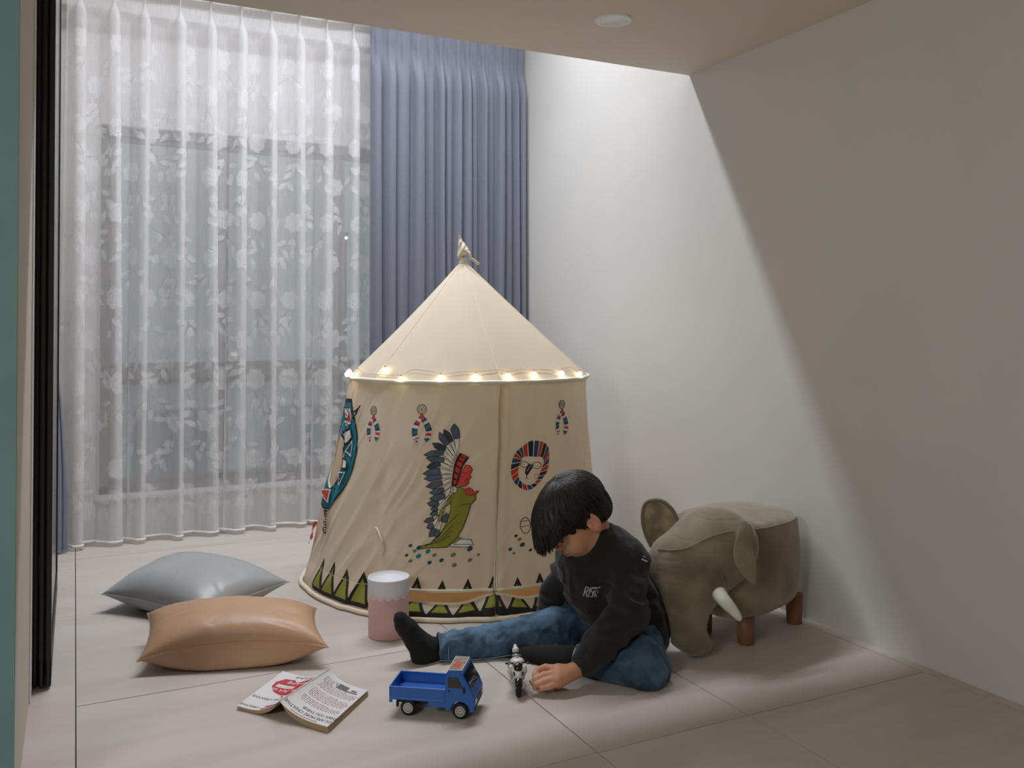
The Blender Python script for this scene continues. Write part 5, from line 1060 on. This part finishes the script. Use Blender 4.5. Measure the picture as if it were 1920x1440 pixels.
# eyes, lids, brows, nostrils, lips
def onface(f, l, u, rad=0.006):
    P = Hp(f, l, u); d = np.linalg.norm(V - P, axis=1); return V[d.argmin()]
m_dark = mat('eye_dark', (24, 16, 14), 0.2); m_lash = mat('lash', (26, 18, 16), 0.7)
for s_ in (-1, 1):
    c = Hp(0.0815, s_ * 0.031, -0.022); eb = mesh('eye', *ball(c, 0.0085, 14, 10), mat('eye_white', (212, 202, 196), 0.25) if s_ < 0 else bpy.data.materials['eye_white'], body); mesh('iris', *ball(c + hf * 0.0045 - hu * 0.003, 0.0052, 12, 8), m_dark, eb)
    S = SDF(); S.ell(c + hf * 0.0002 + hu * 0.0022, (0.0108, 0.0120, 0.0088), HM, k=0); S.ell(c - hu * 0.0085, (0.014, 0.015, 0.0070), HM, k=0.001, op='-'); Vl, Ql = S.mesh(0.0012); mesh('eyelid', Vl, Ql, m_skin, body)
    L_ = [Hp(0.0815 + 0.0095 * math.cos(t) - 0.000, s_ * 0.031 + 0.0115 * math.sin(t), -0.0235 - 0.001 * math.cos(t)) for t in np.linspace(-1.2, 1.2, 12)]; mesh('eyelashes', *tube(L_, 0.0019, 6), m_lash, body)
    L_ = [Hp(0.089 - 0.016 * abs(t) ** 2, s_ * (0.034) + 0.016 * t, -0.002 - 0.003 * t * t) for t in np.linspace(-1, 1, 9)]; mesh('eyebrow', *tube(L_, [0.001, 0.0016, 0.002, 0.002, 0.002, 0.002, 0.0018, 0.0014, 0.0008], 6), m_lash, body)
S = SDF(); 
for q, (w, uu) in enumerate(((0.0165, -0.0722), (0.014, -0.0812))): S.ell(Hp(0.0935 - q * 0.003, 0, uu), (0.0085, w * HS, 0.0048), HM, k=0.002)
S.cone(Hp(0.103, -0.016, -0.0765), Hp(0.103, 0.016, -0.0765), 0.0014, k=0.001, op='-'); Vl, Ql = S.mesh(0.0012); mesh('lips', relax(Vl, Ql, 1), Ql, m_lip, body)
# hair: scalp volume plus fine tapering locks falling from the crown
S = SDF(); He(S, (-0.010, 0, 0.026), (0.101, 0.088, 0.092), 0); He(S, (0.045, 0, 0.040), (0.072, 0.076, 0.060), 0.03); He(S, (-0.058, 0, -0.022), (0.046, 0.066, 0.048), 0.03); He(S, (0.098, 0, 0.022), (0.034, 0.064, 0.038), 0.03)
S.ell(Hp(0.085, 0, -0.075), (0.098, 0.082, 0.072), HM, k=0.006, op='-'); S.ell(Hp(0.005, 0.10, -0.060), (0.052, 0.045, 0.055), HM, k=0.006, op='-'); S.ell(Hp(0.005, -0.10, -0.060), (0.052, 0.045, 0.055), HM, k=0.006, op='-'); S.ell(Hp(-0.01, 0, -0.140), (0.13, 0.11, 0.072), HM, k=0.01, op='-')
[S.ell(Hp(-0.006, q * 0.104, -0.034), (0.034, 0.036, 0.044), HM, k=0.004, op='-') for q in (-1, 1)]
Vh, Qh = S.mesh(0.0032); Vh = relax(Vh, Qh, 2); Nh = vnormals(Vh, Qh); lc = (Vh - HC) @ HM.T
ang = np.arctan2(lc[:, 1], lc[:, 0] + 0.03); Vh += Nh * (0.0035 * ridge(np.stack([ang * 9, lc[:, 2] * 9, lc[:, 0] * 0], -1), 41) + 0.0018 * ridge(np.stack([ang * 24, lc[:, 2] * 10, lc[:, 0] * 0], -1), 42))[:, None]; hair = mesh('hair', Vh, Qh, m_hair, boy)
M = MB(); rr = np.random.RandomState(5); whorl = np.array([-0.045, 0.012, 0.105])
def scalp(f, l, g=1.0):                                       # point on the hair volume for horizontal direction (f, l) and elevation
    return None
for i in range(2700):
    a = rr.uniform(-math.pi, math.pi); e0 = rr.uniform(0.25, 1.52); fr_ = math.cos(a)
    end_u = 0.0 if fr_ > 0.3 else (-0.035 if fr_ > -0.4 else -0.055)
    rad = np.array([0.104, 0.089, 0.094]); base = np.array([-0.008, 0, 0.026]); pts = []
    e1 = e0 - rr.uniform(0.35, 0.95); n = 6
    for t in np.linspace(0, 1, n):
        e = e0 + (e1 - e0) * t; aa = a + 0.25 * math.sin(3 * a + 1) * t + 0.1 * (i % 5 - 2) * t * 0.3
        p = base + (rad + np.array([0.036 * max(0, math.cos(aa)) ** 1.5 * math.cos(e), 0, 0])) * np.array([math.cos(e) * math.cos(aa), math.cos(e) * math.sin(aa), math.sin(e)]) * (1.0 + 0.02 * rr.rand() + 0.02 * t); pts.append(p)
    if min(p[2] for p in pts) < end_u + 0.01 * rr.rand(): continue
    if any(((p[0] + 0.006) / 0.034) ** 2 + ((abs(p[1]) - 0.104) / 0.036) ** 2 + ((p[2] + 0.034) / 0.044) ** 2 < 1.1 for p in pts): continue
    P = [Hp(*p) for p in pts]; M.add(*tube(P, np.array([0.0016, 0.0022, 0.0024, 0.002, 0.0014, 0.0004]) * rr.uniform(0.7, 1.3), 4, cap=False))
M.add(*ball(Hp(-0.008, 0, 0.114), 0.009, 10, 6))
# fringe: locks that leave the forehead and hang with gravity over the brow
dn = np.array([0, 0, -1.0])
for i in range(520):
    l = rr.uniform(-0.078, 0.080); f0 = 0.046 + 0.078 * math.sqrt(max(0, 1 - (l / 0.084) ** 2)) * rr.uniform(0.9, 1.06); u0 = rr.uniform(0.035, 0.075)
    A0 = Hp(f0 - 0.03, l * 0.93, u0); A1 = Hp(f0 + 0.004 + 0.006 * rr.rand(), l * 1.02, 0.022 + 0.012 * rr.rand())
    Ln = rr.uniform(0.040, 0.072) * (1.0 - 0.45 * min(1, abs(l) / 0.08) ** 2) ; dr = dn * 0.80 - hu * 0.30 + 0.16 * hf * rr.uniform(-0.4, 0.6) + hl_ * rr.uniform(-0.12, 0.12); dr /= np.linalg.norm(dr)
    P = crom([A0, A1, A1 + dr * Ln * 0.55, A1 + dr * Ln + hf * -0.002], 3); M.add(*tube(P, np.interp(np.linspace(0, 1, len(P)), [0, 0.4, 0.8, 1], [0.0018, 0.0030, 0.0022, 0.0004]) * rr.uniform(0.7, 1.2), 4, cap=False))
# side locks in front of the ear and at the nape
for i in range(240):
    s_ = 1 if i % 2 else -1; f0 = rr.uniform(0.030, 0.066); A0 = Hp(f0, s_ * (0.086 - 0.35 * max(0, f0 - 0.02)), 0.03 + 0.02 * rr.rand()); Ln = 0.030 + 0.018 * rr.rand() - 0.15 * max(0, 0.02 - f0)
    dr = -hu * 0.9 + hf * 0.2 * rr.uniform(-1, 1.2); P = [A0, A0 + dr * Ln * 0.5 + s_ * hl_ * 0.001, A0 + dr * Ln - s_ * hl_ * 0.004]; M.add(*tube(P, [0.0022, 0.0022, 0.0005], 4, cap=False))
for i in range(0):
    a = rr.uniform(-0.8, 0.8); A0 = Hp(-0.04 + 0.02 * math.cos(a * 4), 0.012 + 0.03 * a, 0.118); A1 = A0 + (hu * 0.004 + hf * rr.uniform(-0.01, 0.012) + hl_ * 0.012 * a); M.add(*tube([A0 - hu * 0.01 - hf * 0.01, A0, A1], [0.0014, 0.001, 0.0003], 4, cap=False))
tag(M.build('hair_locks', m_hair, hair), kind='stuff')
# sweatshirt
def wrinkle(V, N, amp, sc, seed, st=(1, 1, 1)):
    A = V * sc * np.array(st); w = ridge(A + 0.9 * np.stack([vn(A * 0.5, seed + 9)] * 3, -1), seed); w2 = vn(V * sc * 2.3, seed + 2); return V + N * (amp * (w * 0.7 + 0.35 * w2))[:, None]
S = SDF(); chF = chest - cR * 0.018 
S.ell(at(1118, 1035, 2.93), (0.125, 0.105, 0.105), frame(cR, (0, 0, 1)), k=0); S.cone(neck - nd * 0.030, at(1125, 1050, 2.92), 0.068, 0.105, k=0.04); S.ell(at(1128, 1090, 2.93), (0.128, 0.118, 0.12), frame(cR, (0, 0, 1)), k=0.05)
S.ell(at(1165, 1130, 2.95), (0.130, 0.125, 0.115), frame(cR, (0, 0, 1)), k=0.05); S.cone(at(1182, 1150, 2.90), at(1196, 1180, 2.90), 0.100, 0.094, k=0.04); S.cone(at(1222, 1165, 2.88), at(1230, 1205, 2.87), 0.040, 0.022, k=0.03)
S.cone(shN * 0.5 + chest * 0.5, shN, 0.07, 0.060, k=0.05); S.chain([shN, elN], [0.060, 0.056], k=0.035); S.chain([elN, elN * 0.45 + wrN * 0.55, elN * 0.10 + wrN * 0.90], [0.056, 0.050, 0.036], k=0.02); 
S.cone(shF * 0.5 + chest * 0.5, shF, 0.065, 0.055, k=0.05); S.chain([shF, elF_, wrF], [0.054, 0.048, 0.036], k=0.03)
S.cone(neck + nd * 0.075, neck + nd * 0.062, 0.060, 0.060, k=0.006, op='-')
S_hood = S
V, Q = S.mesh(0.0042); V = relax(V, Q, 3); N = vnormals(V, Q); V = wrinkle(V, N, 0.0105, 14, 51, (1, 1, 1.6)); V = wrinkle(V, N, 0.0016, 34, 55); V[:, 2] = np.maximum(V[:, 2], 0.004); hood = mesh('sweatshirt', V, Q, m_hood, boy); Vhd = V.copy()
# collar, cuffs, hem bands
ca_ = neck + nd * 0.002; ax = frame(nd, cF)
mesh('collar', *tube([ca_ + ax[1] * 0.066 * math.cos(t) + ax[2] * 0.056 * math.sin(t) for t in np.linspace(0, 2 * math.pi, 40, endpoint=False)], 0.0085, 8, closed=True, flat=1.3), m_hood, hood)
wd_ = (wrN - elN) / np.linalg.norm(wrN - elN); cufn = [elN * 0.17 + wrN * 0.83, elN * 0.08 + wrN * 0.92, elN * 0.0 + wrN * 1.0, wrN + wd_ * 0.006]; mesh('cuff', *tube(cufn, [0.040, 0.035, 0.0335, 0.031], 24), m_hood, hood)
def onmesh(Vx, x, y, d0=2.85, off=0.0015):
    r_ = ray(x, y); r_ = r_ / np.linalg.norm(r_); q = Vx - cC; t = q @ r_; d = np.linalg.norm(q - t[:, None] * r_, axis=1); m = d < 0.006; return cC + r_ * ((t[m].min() if m.any() else d0) - off)
def print_on(Vx, items, name, m, parent, off=0.003):
    M = MB()
    for kind, data in items:
        Vf, Ff = fillpoly(data, 4.0) if kind == 'poly' else ribbon(data[0], data[1], False, 4.0); M.add(np.array([onmesh(Vx, x, y, off=off) for x, y in Vf]), [f[::-1] for f in Ff])
    o = M.build(name, m, parent); tag(o, kind='stuff'); return o
Z = lambda P: [(1070 + x / 18.0, 1070 + y / 18.0) for x, y in P]
m_prt = mat('shirt_print', (176, 182, 186), 0.7)
its = [('line', (Z([(430, 860), (515, 540)]), 2.3)), ('line', (Z([(500, 550), (585, 570), (590, 640), (560, 700), (480, 715)]), 2.2)), ('line', (Z([(520, 710), (560, 890)]), 2.3)),
       ('line', (Z([(600, 890), (660, 560)]), 1.8)), ('line', (Z([(655, 620), (640, 740), (610, 760)]), 1.8)),
       ('line', (Z([(700, 580), (900, 590)]), 2.8)), ('line', (Z([(700, 600), (690, 700), (745, 740), (740, 880), (650, 875)]), 2.0)), ('line', (Z([(760, 690), (815, 900)]), 1.6)), ('line', (Z([(810, 690), (880, 890)]), 1.6)), ('line', (Z([(790, 660), (850, 700)]), 1.8)),
       ('line', (Z([(925, 580), (1005, 550)]), 1.8)), ('line', (Z([(905, 640), (930, 760)]), 1.2))]
print_on(Vhd, its, 'chest_lettering', m_prt, hood)
print_on(Vhd, [('line', ([(1203, 1048), (1214, 1053)], 3.0)), ('line', ([(1205, 1042), (1211, 1045)], 1.6))], 'back_lettering', m_prt, hood)
# jeans
S = SDF(); S.ell(at(1195, 1185, 2.93), (0.105, 0.100, 0.072), frame(cR, (0, 0, 1)), k=0)
S.chain([hpF + (0, 0, 0.01), at(1085, 1173, 2.99), at(1040, 1180, 2.975), at(1000, 1190, 2.96), at(940, 1202, 2.94), at(885, 1211, 2.92), at(826, 1217, 2.90)], [0.082, 0.070, 0.066, 0.062, 0.056, 0.053, 0.053], k=0.02)
S.chain([hpN, at(1196, 1225, 2.80), at(1201, 1253, 2.715)], [0.082, 0.080, 0.078], k=0.03); S.chain([at(1201, 1253, 2.715), at(1150, 1246, 2.74), at(1086, 1236, 2.795)], [0.078, 0.060, 0.046], k=0.03); S.ell(at(1214, 1268, 2.68), (0.05, 0.05, 0.045), None, k=0.03)
c1 = at(826, 1217, 2.90); d1 = (c1 - at(885, 1211, 2.92)); d1 /= np.linalg.norm(d1); c2 = at(1086, 1236, 2.795); d2 = c2 - at(1150, 1246, 2.74); d2 /= np.linalg.norm(d2)
def clipj(P):                                                 # flat cuts at both trouser ends
    return np.maximum(np.where(np.linalg.norm(P - c1, axis=-1) < 0.12, (P - c1) @ d1 - 0.006, -1), np.where(np.linalg.norm(P - c2, axis=-1) < 0.10, (P - c2) @ d2 - 0.004, -1))
S.cone(c1, c1 + d1 * 0.05, 0.045, 0.045, k=0, op='-'); S.cone(c2, c2 + d2 * 0.05, 0.038, 0.038, k=0, op='-')
S_jean = S; V, Q = S.mesh(0.0040, clipj); V = relax(V, Q, 2); N = vnormals(V, Q); t_ = (V - hpF) @ cR; V = wrinkle(V, N, 0.0075, 17, 61, (1.6, 1.0, 0.7)); V = wrinkle(V, N, 0.0028, 40, 66); V[:, 2] = np.maximum(V[:, 2], 0.003); jean = mesh('jeans', V, Q, m_jean, boy); Vj = V.copy()
def ringtube(c, d, R, r, nm, m, par, n=40):
    ax = frame(d, (0, 0, 1)); P = np.array([c + ax[1] * R * math.cos(t) + ax[2] * R * math.sin(t) for t in np.linspace(0, 2 * math.pi, n, endpoint=False)]); P[:, 2] = np.maximum(P[:, 2], 0.004); return mesh(nm, *tube(P, r, 6, closed=True), m, par)
ringtube(c1 + d1 * 0.004, d1, 0.050, 0.0042, 'cuff_hem', m_jean, jean); ringtube(c1 - d1 * 0.020, d1, 0.0545, 0.0011, 'cuff_stitch', m_seam, jean); ringtube(c2 + d2 * 0.002, d2, 0.042, 0.0045, 'cuff_hem', m_seam, jean)
for pts, nm in (([(826, 1239), (870, 1238), (920, 1234), (970, 1226), (1010, 1216), (1045, 1208)], 'leg_seam'),):
    mesh(nm, *tube(crom([onmesh(Vj, x, y, off=0.001) for x, y in crom(pts, 4)], 2), 0.0014, 6), m_seam, jean)
# socks
S = SDF(); S.chain([c1 - d1 * 0.04, c1 + d1 * 0.02, at(797, 1216, 2.88)], [0.040, 0.038, 0.037], k=0.02); S.ell(at(792, 1232, 2.865), (0.036, 0.034, 0.032), None, k=0.025); S.chain([at(797, 1216, 2.88), at(780, 1200, 2.87), at(764, 1178, 2.865), at(754, 1162, 2.86)], [0.038, 0.037, 0.032, 0.020], k=0.02); S.cone(at(752, 1170, 2.875), at(748, 1158, 2.865), 0.020, 0.015, k=0.02)
def sock(S, nm='sock'): V, Q = S.mesh(0.003); V = relax(V, Q, 2); N = vnormals(V, Q); V = wrinkle(V, N, 0.0012, 40, 71); V[:, 2] = np.maximum(V[:, 2], 0.002); return mesh(nm, V, Q, m_sock, boy)
sock(S)
S = SDF(); S.chain([c2 - d2 * 0.03, c2 + d2 * 0.03, at(1030, 1232, 2.85), at(985, 1230, 2.89), at(950, 1227, 2.92)], [0.036, 0.036, 0.038, 0.034, 0.024], k=0.02); S.ell(at(1045, 1236, 2.84), (0.035, 0.032, 0.030), None, k=0.02); sock(S)
# the little peg in the fingers
pg = empty('toy_peg', onz(1012, 1296), 'small brown toy stick held under the boy\'s fingertips', 'toy part')
mesh('stick', *tube([at(993, 1277, 2.63), at(1002, 1288, 2.60), at(1012, 1293, 2.585)], [0.0022, 0.0028, 0.0024], 8), mat('peg_brown', (120, 82, 52), 0.5), pg)
mesh('clear_tip', *tube([onz(1014, 1300, 0.003), onz(1024, 1299, 0.003)], 0.0022, 8), mat('clear_plastic', (222, 222, 220), 0.15), pg)

# the plush gives way where the boy leans on it
for o_ in (hdo, bpy.data.objects['stool_body']):
    og = ORG[o_.name]; Ve = np.array([v.co[:] for v in o_.data.vertices]) + og
    for S_, cl in ((S_hood, 0.009), (S_jean, 0.008)):
        for _ in range(3):
            d = S_.eval(Ve) - cl; m = d < 0
            if not m.any(): break
            P = Ve[m]; h = 0.003; g_ = np.stack([S_.eval(P + np.eye(3)[i] * h) - S_.eval(P - np.eye(3)[i] * h) for i in range(3)], -1) / (2 * h); g_ /= np.linalg.norm(g_, axis=1)[:, None] + 1e-9; Ve[m] = P - g_ * d[m][:, None]
    Ve[:, 2] = np.maximum(Ve[:, 2], 0.002); o_.data.vertices.foreach_set('co', (Ve - og).ravel()); o_.data.update()
